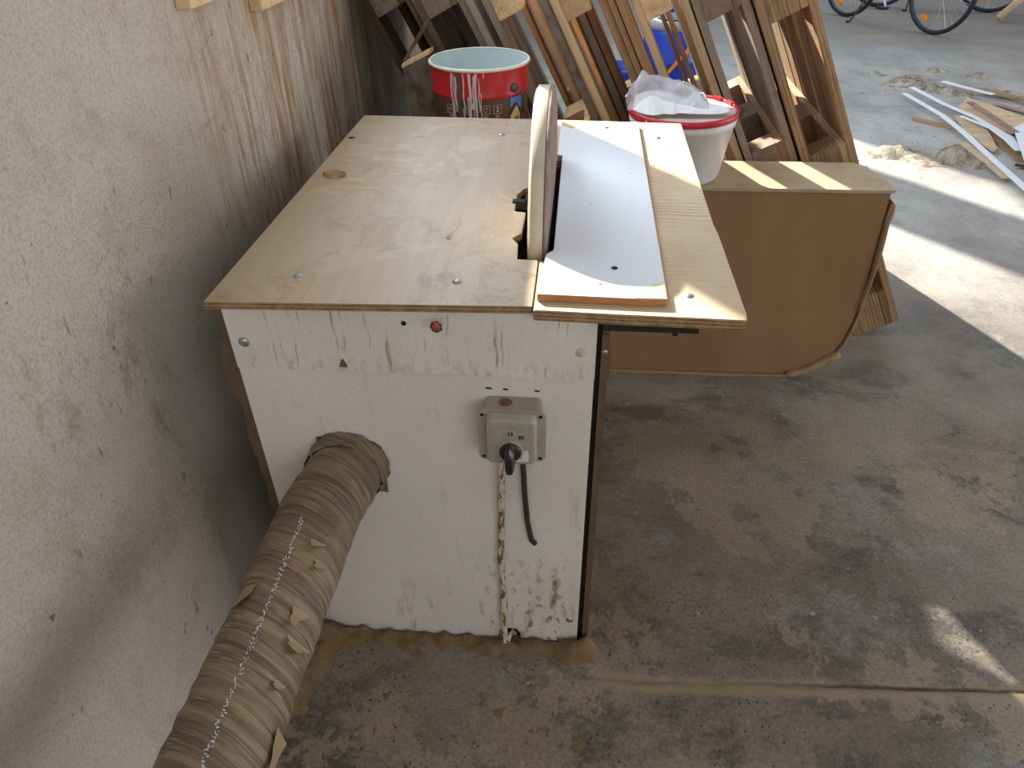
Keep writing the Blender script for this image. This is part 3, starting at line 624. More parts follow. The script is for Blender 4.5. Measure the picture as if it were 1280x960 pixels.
def hose():
    T = thing('dust_hose', (-0.42, 0.9, 0.5), 'dust-caked extraction hose wrapped in torn plastic film', 'hose')
    g = G(); n = 56; R = 0.0665
    def axis(t):
        if t < 0.14: return Vector((-0.396 - 0.017 * (t / .14), 0.947 - t, 0.506))
        s = t - 0.14
        z = 0.506 - (0.0 if s < 0.8 else 0.42 * ((s - .8) / 0.9) ** 2) if s < 1.7 else 0.086
        return Vector((-0.413 - 0.006 * min(s, .5), 0.807 - s, z))
    m = 230
    pts = [axis(i * 2.0 / m) for i in range(m + 1)]
    for i, p in enumerate(pts):
        t = i * 2.0 / m
        d = (pts[min(i + 1, m)] - pts[max(i - 1, 0)]).normalized(); a = d.cross(Vector((0, 0, 1))).normalized(); b = a.cross(d)
        for j in range(n):
            th = 2 * PI * j / n
            ph = t * 1.0 + th * 0.012 + 0.02 * mnoise.noise((th * .5, t * 4, 1))
            r = R + 0.0013 * math.sin(ph * 2 * PI / 0.042) * (0.5 + 0.5 * mnoise.noise((t * 7, 0, 0))) + 0.0024 * mnoise.noise((math.cos(th) * 1.2, math.sin(th) * 1.2, t * 16)) + 0.0016 * mnoise.noise((math.cos(th) * 2, math.sin(th) * 2, t * 60))
            if t < 0.03: r += 0.003 * (1 - t / .03)
            g.v.append(tuple(p + a * math.cos(th) * r + b * math.sin(th) * r))
    for i in range(m):
        for j in range(n): g.f.append((i * n + j, i * n + (j + 1) % n, (i + 1) * n + (j + 1) % n, (i + 1) * n + j))
    link('hose_tube', g, M['hose'], T, True)
    # row of white thread flecks on top
    g = G(); rr = random.Random(4)
    for i in range(260):
        t = 0.20 + 0.55 * i / 260 + rr.uniform(-.002, .002)
        p = axis(t); ang = 1.46 - 0.35 * (t - .2) + rr.uniform(-.02, .02)
        c = Vector((p.x + (R + .0025) * math.cos(ang), p.y, p.z + (R + .0025) * math.sin(ang)))
        w = rr.uniform(.0003, .0013) * (1.5 if t > .5 else 1); l = rr.uniform(.0004, .0014)
        k = rr.uniform(-.003, .003)
        g.add([c + Vector((-w + k, -l, 0)), c + Vector((w + k, -l * .5, 0)), c + Vector((w * .8 + k, l, .001)), c + Vector((-w + k, l * .6, .0008)), c + Vector((k, 0, -.0025))], [(0, 1, 2, 3), (0, 1, 4), (1, 2, 4), (2, 3, 4), (3, 0, 4)])
    o = link('thread_flecks', g, M['fleck'], T); o['kind'] = 'stuff'
    # torn flaps of film
    for t, ang, l, w in ((0.34, 1.98, 0.040, 0.012), (0.36, 0.75, 0.030, 0.012), (0.40, 0.55, 0.018, 0.02), (0.52, 0.05, 0.055, 0.016), (0.60, 1.15, 0.03, 0.018), (0.61, 0.55, 0.03, 0.014), (0.27, 0.7, 0.02, 0.012), (0.24, 0.95, 0.018, 0.01), (0.46, 0.6, 0.014, 0.01)):
        p = axis(t); rr = random.Random(int(t * 1000 + ang * 100)); vs = []
        for k in range(6):
            s = k / 5; lift = 0.003 + 0.008 * s * s; a1 = ang + 0.12 * s * rr.uniform(.5, 1.2); ww = 1.3 * w * (1 - 0.75 * s) * rr.uniform(.7, 1.2)
            c = Vector((p.x + (R + lift) * math.cos(a1), p.y - l * (s - .3), p.z + (R + lift) * math.sin(a1)))
            tang = Vector((-math.sin(a1), 0, math.cos(a1)))
            vs += [c - tang * ww, c + tang * ww * .7]
        vs2 = [v - Vector((0, 0, .0012)) for v in vs]
        g = G().add(vs + vs2, [(2 * k, 2 * k + 1, 2 * k + 3, 2 * k + 2) for k in range(5)] + [(12 + 2 * k, 12 + 2 * k + 2, 12 + 2 * k + 3, 12 + 2 * k + 1) for k in range(5)] + [(0, 12, 13, 1), (10, 11, 23, 22)] + [(2 * k, 2 * k + 2, 14 + 2 * k, 12 + 2 * k) for k in range(5)] + [(2 * k + 1, 13 + 2 * k, 15 + 2 * k, 2 * k + 3) for k in range(5)])
        link('film_flap', g, M['flap'], T, False)
    # gathered film collar at the cabinet
    g = G(); nn = 56
    for k, (y, r0) in enumerate(((0.9465, 0.074), (0.938, 0.075), (0.926, 0.073), (0.915, 0.070))):
        for j in range(nn):
            th = 2 * PI * j / nn; r = r0 + 0.005 * mnoise.noise((math.cos(th) * 6, math.sin(th) * 6, y * 40))
            c = axis(0.947 - y); g.v.append((c.x + r * math.cos(th), y, c.z + r * math.sin(th)))
    for k in range(3):
        for j in range(nn): g.f.append((k * nn + j, k * nn + (j + 1) % nn, (k + 1) * nn + (j + 1) % nn, (k + 1) * nn + j))
    link('collar', g, M['hose'], T, True)
hose()

# ---------------------------------------------------------------- cardboard box and buckets
def cardbox():
    T = thing('cardboard_box', (0.3, 2.1, 0), 'long brown cardboard box standing behind the bench, crushed lower corner', 'box')
    def prof(off=0.0):
        p = [(-0.50 - off, 0.0 - 0 * off)]
        for x, z in ((0.60, 0.0), (0.70, 0.004), (0.765, 0.018), (0.805, 0.045), (0.835, 0.085), (0.855, 0.135), (0.868, 0.20), (0.876, 0.30), (0.872, 0.42), (0.868, 0.55)): p.append((x + off, z))
        return p
    inner = [(x * 0.995, z + 0.008) for x, z in prof()]
    g = G().prism(inner + [(0.862, 0.628), (-0.50, 0.628)], 1.999, 2.212, 'y'); link('body', g, M['card'], T)
    # wrapping band: bottom and right side, standing proud of the front
    rr = random.Random(9); P = []; s = prof()
    dense = []
    for a, b in zip(s[:-1], s[1:]):
        k = max(2, int(math.hypot(b[0] - a[0], b[1] - a[1]) / 0.02))
        for i in range(k): dense.append((a[0] + (b[0] - a[0]) * i / k, a[1] + (b[1] - a[1]) * i / k))
    dense.append(s[-1]); dense.append((0.869, 0.60))
    g = G()
    for i, (x, z) in enumerate(dense):
        wob = mnoise.noise((x * 9, z * 9, 3)); y = 1.988 + 0.005 * wob - (0.006 * abs(mnoise.noise((z * 20, 1, 1))) if x > .7 else 0)
        j = max(0, i - 1); k = min(len(dense) - 1, i + 1); tx, tz = dense[k][0] - dense[j][0], dense[k][1] - dense[j][1]; l = math.hypot(tx, tz) or 1
        nx, nz = tz / l, -tx / l
        th = 0.004 + (0.004 * abs(wob) if x > .7 else 0)
        g.v += [(x, y, z + 0.004), (x + nx * th, y, z + nz * th + 0.004), (x + nx * 0.004, 2.217, z + nz * .004 + 0.004), (x, 2.217, z + 0.004)]
    for i in range(len(dense) - 1):
        for q in range(4): g.f.append((4 * i + q, 4 * i + (q + 1) % 4, 4 * i + 4 + (q + 1) % 4, 4 * i + 4 + q))
    link('side_band', g, M['card_rim'], T)
    # top sheet with a clipped and dented corner
    poly = [(-0.505, 1.990), (0.862, 1.992), (0.874, 1.998), (0.876, 2.02), (0.868, 2.10), (0.862, 2.135), (0.849, 2.140), (0.853, 2.155), (0.842, 2.19), (0.820, 2.215), (-0.505, 2.218)]
    g = G().prism(poly, 0.629, 0.639, 'z'); link('top_sheet', g, [M['card_top']], T, False, 0.0015)
    # peeled strip of the side hanging loose
    g = G()
    for i in range(14):
        t = i / 13; z = 0.60 - 0.34 * t; x = 0.868 + 0.005 * math.sin(t * 2.6) + (0.006 if t < .1 else 0) - 0.004 * t * t; y = 1.982 - 0.012 * math.sin(t * PI)
        g.v += [(x, y, z), (x + .004, y - .002, z), (x + .006, y + .045 * (1 - .4 * t), z), (x + .002, y + .045 * (1 - .4 * t), z)]
    for i in range(13):
        for q in range(4): g.f.append((4 * i + q, 4 * i + (q + 1) % 4, 4 * i + 4 + (q + 1) % 4, 4 * i + 4 + q))
    g.f += [(0, 1, 2, 3), (52, 53, 54, 55)]
    link('peeled_strip', g, M['card_rim'], T, True)
    g = G()
    for i in range(12):
        t = i / 11; x = 0.70 + 0.14 * t; z = 0.022 + 0.085 * t ** 1.5 + 0.006 * mnoise.noise((t * 9, 3, 3)); y = 1.974 + 0.005 * mnoise.noise((t * 7, 0, 1))
        g.v += [(x, y, z), (x + .012, y - .004, z - .006 - .005 * abs(mnoise.noise((t * 11, 4, 0)))), (x + .012, y + .03, z - .004), (x, y + .03, z)]
    for i in range(11):
        for q in range(4): g.f.append((4 * i + q, 4 * i + (q + 1) % 4, 4 * i + 4 + (q + 1) % 4, 4 * i + 4 + q))
    g.f += [(0, 1, 2, 3), (44, 45, 46, 47)]
    link('torn_edge', g, M['card_rim'], T, True)
cardbox()

def red_bucket():
    cx, cy, z0 = -0.286, 2.128, 0.640; H = 0.306
    T = thing('paint_bucket', (cx, cy, z0), 'open red and brown metal paint pail with white runs, behind the bench', 'bucket')
    def rad(z): return 0.126 + 0.011 * (z - z0) / H
    zs = z0 + H
    zb = z0 + H - 0.076
    g = G().lathe([(0, z0 + .004), (0.118, z0 + .004), (rad(z0), z0), (rad(z0), z0 + .008), (rad(zb), zb - .002)], (cx, cy, 0), 72); link('lower_wall', g, M['label_brown'], T, True)
    g = G().lathe([(rad(zb), zb - .002), (rad(zb) + .0022, zb + .002), (rad(zb) + .0022, zb + .005), (rad(zb) + .0004, zb + .009), (rad(zs) + 0.0008, zs - .008)], (cx, cy, 0), 72); link('upper_wall', g, M['red_paint'], T, True)
    g = G().lathe([(rad(zs) - .003, zs - .006), (rad(zs) + .001, zs - .008), (rad(zs) + .0045, zs - .005), (rad(zs) + .0045, zs - .001), (rad(zs) + .001, zs + .002), (rad(zs) - .003, zs)], (cx, cy, 0), 72); link('rim', g, M['tin_rim'], T, True)
    g = G().lathe([(rad(zs) - .0028, zs - .001), (rad(z0) - .002, z0 + .012), (0, z0 + .012)], (cx, cy, 0), 72); link('inside', g, M['tin_inside'], T, True)
    A0 = math.atan2(-cy, -cx)   # direction to the viewer
    def place(u, z, lift=0.0009):
        r = rad(z) + lift; a = A0 + u / 0.131
        return (cx + r * math.cos(a), cy + r * math.sin(a), z)
    def patch(poly, m, nm, lift=0.0009, nseg=1):
        us = [p[0] for p in poly]; 
        g = G(); 
        pts = []
        for a, b in zip(poly, poly[1:] + poly[:1]):
            k = max(1, int(abs(b[0] - a[0]) / 0.008))
            for i in range(k): pts.append((a[0] + (b[0] - a[0]) * i / k, a[1] + (b[1] - a[1]) * i / k))
        n = len(pts); g.v = [place(u, z, lift) for u, z in pts] + [place(u, z, 0.0) for u, z in pts]
        g.f = [(i, (i + 1) % n, (i + 1) % n + n, i + n) for i in range(n)]
        # strips across: fan from vertical pairs keeps the curve of the tin
        bm = bmesh.new(); vv = [bm.verts.new((u, z, 0)) for u, z in pts]; f = bm.faces.new(vv)
        tri = bmesh.ops.triangulate(bm, faces=[f])
        bm.verts.index_update(); idx = {v: i for i, v in enumerate(vv)}
        g.f += [tuple(idx[v] for v in t.verts) for t in bm.faces]; bm.free()
        return link(nm, g, m, T)
    ring = lambda: None
    # vertical seam
    g = G()
    for z in (z0 + .01, z0 + .1, zb, zs - .012):
        for du in (-0.004, 0.004): g.v.append(place(-0.057 + du, z, 0.0028))
        for du in (0.0055, -0.0055): g.v.append(place(-0.057 + du, z, 0.0))
    for i in range(3):
        for q in range(4): g.f.append((4 * i + q, 4 * i + (q + 1) % 4, 4 * i + 4 + (q + 1) % 4, 4 * i + 4 + q))
    link('seam', g, M['tin_seam'], T)
    # white paint runs
    rr = random.Random(21)
    for u, w, zt, zl in ((-0.078, .0022, .0, .155), (-0.072, .0016, .004, .14), (-0.066, .003, .01, .10), (-0.044, .0022, .0, .11), (-0.047, .0014, .09, .18), (-0.027, .0045, .0, .19), (-0.018, .003, .006, .13), (-0.012, .0036, .0, .2), (-0.004, .002, .012, .10), (0.0, .0016, .05, .125), (-0.032, .002, .06, .2), (-0.022, .005, .075, .092), (0.008, .0014, .0, .012)):
        a, b = zs - .009 - zt, zs - .009 - zl; L = []; Rr = []
        for k in range(9):
            z = a + (b - a) * k / 8; ww = w * (0.7 + 0.6 * rr.random()) * (0.6 if k == 8 else 1); c = u + 0.0012 * math.sin(k * 1.3 + u * 300)
            ww *= 0.62; L.append((c - ww, z)); Rr.append((c + ww, z))
        patch(L + Rr[::-1], M['drip'], 'paint_run', 0.0035)
    # printed marks on the brown wall
    def frame(u, z, s, m, nm):
        t = s * 0.10
        for a, b, c, d in ((-s, s, s - t, s), (-s, s, -s, -s + t), (-s, -s + t, -s, s), (s - t, s, -s, s)):
            patch([(u + a, z + c), (u + b, z + c), (u + b, z + d), (u + a, z + d)], m, nm, 0.0012)
    zi = zb - 0.028
    for u in (-0.088, -0.028, 0.012, 0.044): frame(u, zi, 0.0115, M['label_ink'], 'icon_frame')
    glyph('2', 0.019, M['white_ink'], T, lambda a, b: place(0.044 + a, zi + b, 0.0016))
    glyph('N', 0.016, M['label_ink'], T, lambda a, b: place(-0.088 + a, zi + b, 0.0016), 'icon_mark')
    # roller icon: ring with a swoosh
    for k in range(10):
        a0 = 0.5 + k * 0.5; a1 = a0 + 0.5
        if k in (2, 8): continue
        patch([(0.012 + .0065 * math.cos(a0), zi + .0065 * math.sin(a0)), (0.012 + .0065 * math.cos(a1), zi + .0065 * math.sin(a1)), (0.012 + .0045 * math.cos(a1), zi + .0045 * math.sin(a1)), (0.012 + .0045 * math.cos(a0), zi + .0045 * math.sin(a0))], M['label_ink'], 'icon_mark', 0.0016)
    for u, w in ((0.012, .006), (0.044, .005), (-0.088, .006)):
        for dz in (0.017, 0.021): patch([(u - w, zi - dz), (u + w, zi - dz), (u + w, zi - dz + .0018), (u - w, zi - dz + .0018)], M['label_ink'], 'print_line', 0.0012)
    patch([(-0.108, zb - .062), (-0.07, zb - .068), (-0.062, zb - .09), (-0.108, zb - .09)], M['label_grey'], 'print_panel', 0.0010)
    patch([(-0.05, zb - .068), (0.06, zb - .060), (0.06, zb - .10), (-0.05, zb - .10)], M['label_grey'], 'print_panel', 0.0010)
    # picture of a house front with running paint on the right
    patch([(0.083, zb - .002), (0.128, zb - .002), (0.128, zb - .10), (0.083, zb - .10)], M['label_dark'], 'print_picture', 0.0010)
    patch([(0.083, zb - .003), (0.127, zb - .003), (0.127, zb - .040), (0.116, zb - .030), (0.103, zb - .016), (0.083, zb - .030)], M['label_blue'], 'print_picture', 0.0014)
    patch([(0.084, zb - .075), (0.084, zb - .052), (0.097, zb - .036), (0.108, zb - .027), (0.120, zb - .05), (0.124, zb - .085), (0.116, zb - .062), (0.111, zb - .05), (0.108, zb - .066), (0.104, zb - .052), (0.098, zb - .062)], M['label_yellow'], 'print_picture', 0.0018)
    patch([(0.088, zb - .09), (0.09, zb - .072), (0.095, zb - .085), (0.093, zb - .092)], M['label_yellow'], 'print_picture', 0.0018)
    # handle ear and bail hanging to the right
    a = 0.097 / 0.131 * 1.0 + A0; zc = zs - 0.055
    c = Vector((cx + (rad(zc)) * math.cos(a), cy + rad(zc) * math.sin(a), zc)); nrm = Vector((math.cos(a), math.sin(a), 0)); tan = Vector((-math.sin(a), math.cos(a), 0))
    g = G(); n = 16; prof = [(0.013, 0.0), (0.0125, 0.004), (0.009, 0.005), (0.0065, 0.009), (0.0, 0.010)]
    for r, h in prof:
        for j in range(n): g.v.append(c + nrm * h + tan * (r * math.cos(2 * PI * j / n)) + Vector((0, 0, r * math.sin(2 * PI * j / n))))
    for k in range(len(prof) - 1):
        for j in range(n): g.f.append((k * n + j, k * n + (j + 1) % n, (k + 1) * n + (j + 1) % n, (k + 1) * n + j))
    ear = link('handle_ear', g, M['tin_seam'], T, True)
    pts = [c + nrm * .009, c + nrm * .014 + tan * .008, c + nrm * .013 + tan * .016 + Vector((0, 0, -.012)), c + nrm * .012 + tan * .026 + Vector((0, 0, -.035)), c + nrm * .010 + tan * .028 + Vector((0, 0, -.06))]
    for k in range(1, 15): 
        aa = a + 0.22 + k * 0.15; z = zc - .06 - 0.06 * math.sin(k / 15 * PI); r = rad(z) + .006; pts.append(Vector((cx + r * math.cos(aa), cy + r * math.sin(aa), z)))
    link('handle', G().tube(pts, 0.0022, 8), M['tin_seam'], T, True)
red_bucket()

def white_bucket():
    cx, cy, z0 = 0.283, 2.095, 0.640; H = 0.188
    T = thing('lidded_bucket', (cx, cy, z0), 'white plastic bucket with red lid on the cardboard box', 'bucket')
    g = G().lathe([(0, z0), (0.110, z0), (0.116, z0 + .004), (0.120, z0 + .012), (0.143, z0 + .150), (0.146, z0 + .152), (0.148, z0 + .166), (0.145, z0 + .168), (0.1455, z0 + .178)], (cx, cy, 0), 64); link('wall', g, M['white_plastic'], T, True)
    g = G().lathe([(0.149, z0 + .172), (0.151, z0 + .176), (0.151, z0 + .186), (0.149, z0 + .189), (0.144, z0 + .189), (0.142, z0 + .186), (0.141, z0 + .178)], (cx, cy, 0), 64); lid = link('lid_ring', g, M['red_plastic'], T, True)
    g = G().lathe([(0.1425, z0 + .182), (0.12, z0 + .1815), (0.0, z0 + .181)], (cx, cy, 0), 48); link('lid_disc', g, M['lid_grey'], T, True)
    for a in (0.25, 0.62, 1.15, 1.6):
        g = G().lathe([(0.1385, z0 + .1825), (0.1385, z0 + .191), (0.1505, z0 + .191), (0.1515, z0 + .187)], (cx, cy, 0), 6, 'z', a, a + .22); link('lid_tab', g, M['red_plastic'], lid)
    # thread of dried paint hanging from the lid
    g = G().tube([(0.175, 1.991, z0 + .185), (0.1765, 1.984, z0 + .17), (0.178, 1.982, z0 + .14)], [.0012, .0018, .0012], 6); link('paint_string', g, M['drip'], T, True)
    # bag of papers lying on the lid
    B = thing('plastic_bag', (0.25, 2.09, z0 + .19), 'crumpled clear plastic bag with white papers on the red lid', 'bag')
    zt = z0 + .190
    g = G(); nu, nv = 26, 18
    def top(u, v):
        x = 0.126 + 0.225 * u; y = 2.035 + 0.150 * v + 0.010 * math.sin(u * 5)
        e = (min(1, u / .15) * min(1, (1 - u) / .2) * min(1, v / .25) * min(1, (1 - v) / .2)) ** .6
        h = 0.080 * e * (0.75 + 0.45 * mnoise.noise((u * 3.1, v * 3.1, 4))) * (1.15 - .5 * u) + 0.010 * e * abs(mnoise.noise((u * 9, v * 9, 1)))
        return x, y, zt + 0.001 + h + 0.004 * (1 - e) * (1 + mnoise.noise((u * 12, v * 12, 8)))
    for j in range(nv + 1):
        for i in range(nu + 1): g.v.append(top(i / nu, j / nv))
    for j in range(nv):
        for i in range(nu): g.f.append((j * (nu + 1) + i, j * (nu + 1) + i + 1, (j + 1) * (nu + 1) + i + 1, (j + 1) * (nu + 1) + i))
    bag = link('film', g, M['bag'], B, True)
    # papers inside and sticking out
    def sheet(pts, nm, m=M['paper']):
        g = G(); n = len(pts); g.v = [p for p in pts] + [(p[0], p[1], p[2] - .0012) for p in pts]
        g.f = [tuple(range(n)), tuple(range(2 * n - 1, n - 1, -1))] + [(i, i + n, (i + 1) % n + n, (i + 1) % n) for i in range(n)]
        return link(nm, g, m, B)
    def folded(xs, front, back, zf, zb, nm):
        g = G(); n = len(xs)
        for k, x in enumerate(xs):
            for m in range(4):
                t = m / 3; z = zt + zf[k] + (zb[k] - zf[k]) * t ** 0.7 + 0.0025 * mnoise.noise((x * 40, t * 3, 2))
                g.v.append((x + 0.006 * t, front[k] + (back[k] - front[k]) * t, z))
        nv = len(g.v); g.v += [(a, b, c - .0012) for a, b, c in g.v]
        for k in range(n - 1):
            for m in range(3):
                q = (k * 4 + m, k * 4 + 4 + m, k * 4 + 5 + m, k * 4 + 1 + m); g.f += [q, tuple(v + nv for v in q[::-1])]
        rim = [k * 4 for k in range(n)] + [(n - 1) * 4 + 1, (n - 1) * 4 + 2] + [k * 4 + 3 for k in range(n - 1, -1, -1)] + [2, 1]
        g.f += [(rim[k], rim[(k + 1) % len(rim)], rim[(k + 1) % len(rim)] + nv, rim[k] + nv) for k in range(len(rim))]
        return link(nm, g, M['paper'], B)
    folded([0.140, 0.162, 0.180, 0.196, 0.222, 0.246, 0.270], [2.040, 2.022, 2.004, 2.000, 2.012, 2.008, 2.020], [2.075, 2.08, 2.082, 2.085, 2.085, 2.08, 2.075], [.006, .004, .003, .003, .004, .004, .006], [.034, .042, .046, .045, .042, .036, .026], 'paper')
    folded([0.256, 0.285, 0.315, 0.345, 0.372, 0.394], [2.012, 2.006, 2.014, 2.010, 2.016, 2.034], [2.07, 2.066, 2.064, 2.062, 2.06, 2.046], [.007, .005, .004, .004, .004, .004], [.030, .026, .021, .017, .013, .007], 'paper')
    tk = sheet([(0.305, 2.135, zt + .028), (0.338, 2.128, zt + .030), (0.352, 2.085, zt + .008), (0.328, 2.085, zt + .006)], 'ticket')
    for k in range(4):
        t = 0.2 + k * 0.2; x = 0.322 + 0.020 * t + .003; y = 2.131 - 0.045 * t; z = zt + .029 - .022 * t
        g = G().add([(x, y, z + .0016), (x + .006, y - .001, z + .0018), (x + .007, y - .005, z - .0006), (x + .001, y - .004, z - .0008)], [(0, 1, 2, 3)]); link('print_mark', g, M['black'], tk)
white_bucket()

# ---------------------------------------------------------------- leaning pallets
TH = math.radians(26.8)
def pallet_proto():
    T = thing('pallet', (0, 0, 0), 'x', 'pallet', 'pallets leaning on the wall')
    L, D = 1.26, 0.80
    rows = ((0.0, 0.10), (0.3275, 0.4725), (0.70, 0.80)); cols = ((0.0, 0.145), (0.56, 0.70), (1.115, 1.26))
    rr = random.Random(17)
    for a, b in rows: link('runner', G().box(0, 0.022, a, b, 0, L), M['w_brown'], T, False, 0.002)
    for a, b in rows:
        for c, d in cols: link('block', G().box(0.0225, 0.100, a, b, c, d), M['w_block'], T, False, 0.002)
    for c, d in cols: link('stringer', G().box(0.1005, 0.1215, 0, D, c, d), M['w_brown'], T, False, 0.002)
    for a, b in ((0, 0.145), (0.165, 0.265), (0.3275, 0.4725), (0.535, 0.635), (0.655, 0.80)): link('deck_board', G().box(0.122, 0.144, a, b, 0, L), M['w_orange'], T, False, 0.002)
    return T
PAL = []
def pallets():
    proto = pallet_proto()
    specs = [
        # u0, front y, tilt offset, material sets (runner, block, stringer, deck), label
        (-0.124, 2.37, 0.0, ('w_dark', 'bark', 'w_dark', 'w_old'), 'darkest old pallet against the wall, leftmost of the leaning pallets'),
        (0.0215, 2.345, 0.0, ('w_old', 'w_blockgrey', 'w_old', 'w_grey'), 'weathered grey pallet leaning behind the red paint pail'),
        (0.212, 2.31, 0.0, ('w_grey', 'w_block', 'w_orange', 'w_orange'), 'orange brown pallet leaning just right of the red paint pail'),
        (0.389, 2.30, 0.0, ('w_beige', 'w_block', 'w_orange', 'w_brown'), 'brown pallet with pale front runner leaning behind the sanding disc'),
        (0.592, 2.30, 0.0, ('w_beige', 'w_block', 'w_brown', 'w_beige'), 'light tan pallet leaning behind the clear bag on the bucket'),
        (0.741, 2.29, 0.0, ('w_grey', 'w_blockgrey', 'w_brown', 'w_grey'), 'grey brown pallet leaning right above the white bucket'),
        (0.893, 2.262, 0.0, ('w_lam', 'w_lam', 'w_lam', 'w_lam'), 'rightmost leaning pallet, made of laminated strips with dark glue lines'),
    ]
    for i, (u, y, dt, ms, lab) in enumerate(specs):
        o = proto if i == 0 else dup(proto)
        o.location = (u / math.cos(TH), y, 0.001); o.rotation_euler = (0, -TH - dt, 0)
        o['label'] = lab
        for c in o.children:
            k = c.name.split('.')[0]; setmat(c, M[ms[('runner', 'block', 'stringer', 'deck_board').index(k)]])
        if i == 6: o.scale = (1.04, 1, 1)
        # some boards and blocks left out so the sun passes through the stack
        gone = {2: dict(deck_board=(0, 1), runner=(1,), block=(5,), stringer=(2,)), 3: dict(deck_board=(2,), stringer=(2,), block=(5,)), 4: dict(deck_board=(1, 2), stringer=(2,), block=(5,)), 5: dict(deck_board=(1,))}.get(i, {})
        for k, ids in gone.items():
            kids = sorted([c for c in o.children if c.name.split('.')[0] == k], key=lambda c: c.name)
            for q in ids: bpy.data.objects.remove(kids[q])
        PAL.append(o)
    # loose planks between the pallets
    def plank(u0, w, y, d, L, m, lab, rough=0.0):
        T = link('plank', G().box(0, w, 0, d, 0, L), M[m], None, False, 0.002, 3 if rough else 0, rough, 30)
        T.location = (u0 / math.cos(TH), y, 0.001); T.rotation_euler = (0, -TH, 0)
        return tag(T, lab, 'plank', 'loose planks between the pallets')
    plank(0.168, 0.022, 2.32, 0.12, 1.25, 'w_grey', 'grey plank between the weathered grey pallet and the orange brown one')
    plank(0.193, 0.014, 2.42, 0.10, 1.22, 'w_dark', 'dark narrow plank set back beside the grey plank')
    plank(0.3625, 0.021, 2.285, 0.05, 1.26, 'bark', 'rough mortar-crusted grey plank leaning behind the sanding disc', 0.004)
    plank(0.5345, 0.018, 2.30, 0.11, 1.26, 'w_brown', 'brown plank of the two set between the tan pallets')
    for u0, w, y, d, m, lab in ((0.236, 0.016, 2.80, 0.09, 'w_orange', 'bright orange plank standing deep inside the orange brown pallet'), (0.270, 0.022, 2.82, 0.09, 'w_beige', 'tan plank standing deep inside the orange brown pallet'),
            (0.414, 0.012, 2.42, 0.10, 'w_orange', 'thin orange plank standing inside the brown pallet'), (0.432, 0.022, 2.45, 0.08, 'w_grey', 'grey brown plank standing inside the brown pallet'), (0.460, 0.022, 2.43, 0.10, 'w_brown', 'dark brown plank standing inside the brown pallet'),
            (0.052, 0.018, 2.47, 0.08, 'w_old', 'dark plank standing inside the weathered grey pallet'), (0.654, 0.012, 2.43, 0.09, 'w_brown', 'thin brown plank standing inside the light tan pallet'), (0.672, 0.014, 2.45, 0.09, 'w_beige', 'pale plank standing inside the light tan pallet')):
        plank(u0, w, y, d, 1.24, m, lab)
    plank(0.5555, 0.028, 2.285, 0.12, 1.26, 'w_orange', 'orange tan plank left of the light tan pallet')
pallets()

def timber():
    T = thing('timber_offcut', (-0.45, 2.2, 0), 'rough dirty timber leaning in the dark corner left of the red pail', 'timber')
    ax = Vector((-0.10, 0.03, 1)).normalized()
    a = Vector((-0.400, 2.226, 0.0)); b = a + ax * 0.915
    u = Vector((0.85, 0.1, 0.38)).normalized(); v = Vector((0.0, 1, -0.03))
    g = G()
    for c, h in ((a, (0, 0)), (b, (0, 0))):
        for su, sv in ((-.048, 0), (.048, 0), (.048, .055), (-.048, .055)):
            p = c + (u if c is b else Vector((1, 0, 0))) * su + v * sv; g.v.append(p)
    g.f = [(0, 1, 2, 3), (4, 5, 6, 7)] + [(i, (i + 1) % 4, (i + 1) % 4 + 4, i + 4) for i in range(4)]
    link('beam', g, M['bark'], T, False, 0.003, 2, 0.004, 22)
    e = [Vector(g.v[i]) for i in (4, 5, 6, 7)]
    g2 = G().add([p + ax * .001 for p in e] + [p + ax * .012 for p in e], [(0, 1, 2, 3), (4, 5, 6, 7)] + [(i, (i + 1) % 4, (i + 1) % 4 + 4, i + 4) for i in range(4)])
    link('sawn_end', g2, M['w_beige'], T)
    p0 = e[0] + Vector((0, .03, .013)); p1 = p0 + Vector((0.085, 0.012, 0.115))
    link('nailed_batten', G().tube([p0, p1], 0.006, 4), M['w_old'], T)
timber()

def wall_boards():
    for y0, y1, z0, z1, lab in ((1.362, 1.500, 1.188, 1.42, 'wooden block on the left wall, the nearer of two at the picture top'), (1.675, 1.900, 1.136, 1.40, 'longer wooden block on the left wall, the farther of two at the picture top')):
        g = G().box(WALL_X + .0005, WALL_X + 0.028, y0, y1, z0, z1)
        tag(link('wall_board', g, M['w_beige'], None, False, 0.002), lab, 'board', 'wooden boards fixed to the left wall')
wall_boards()

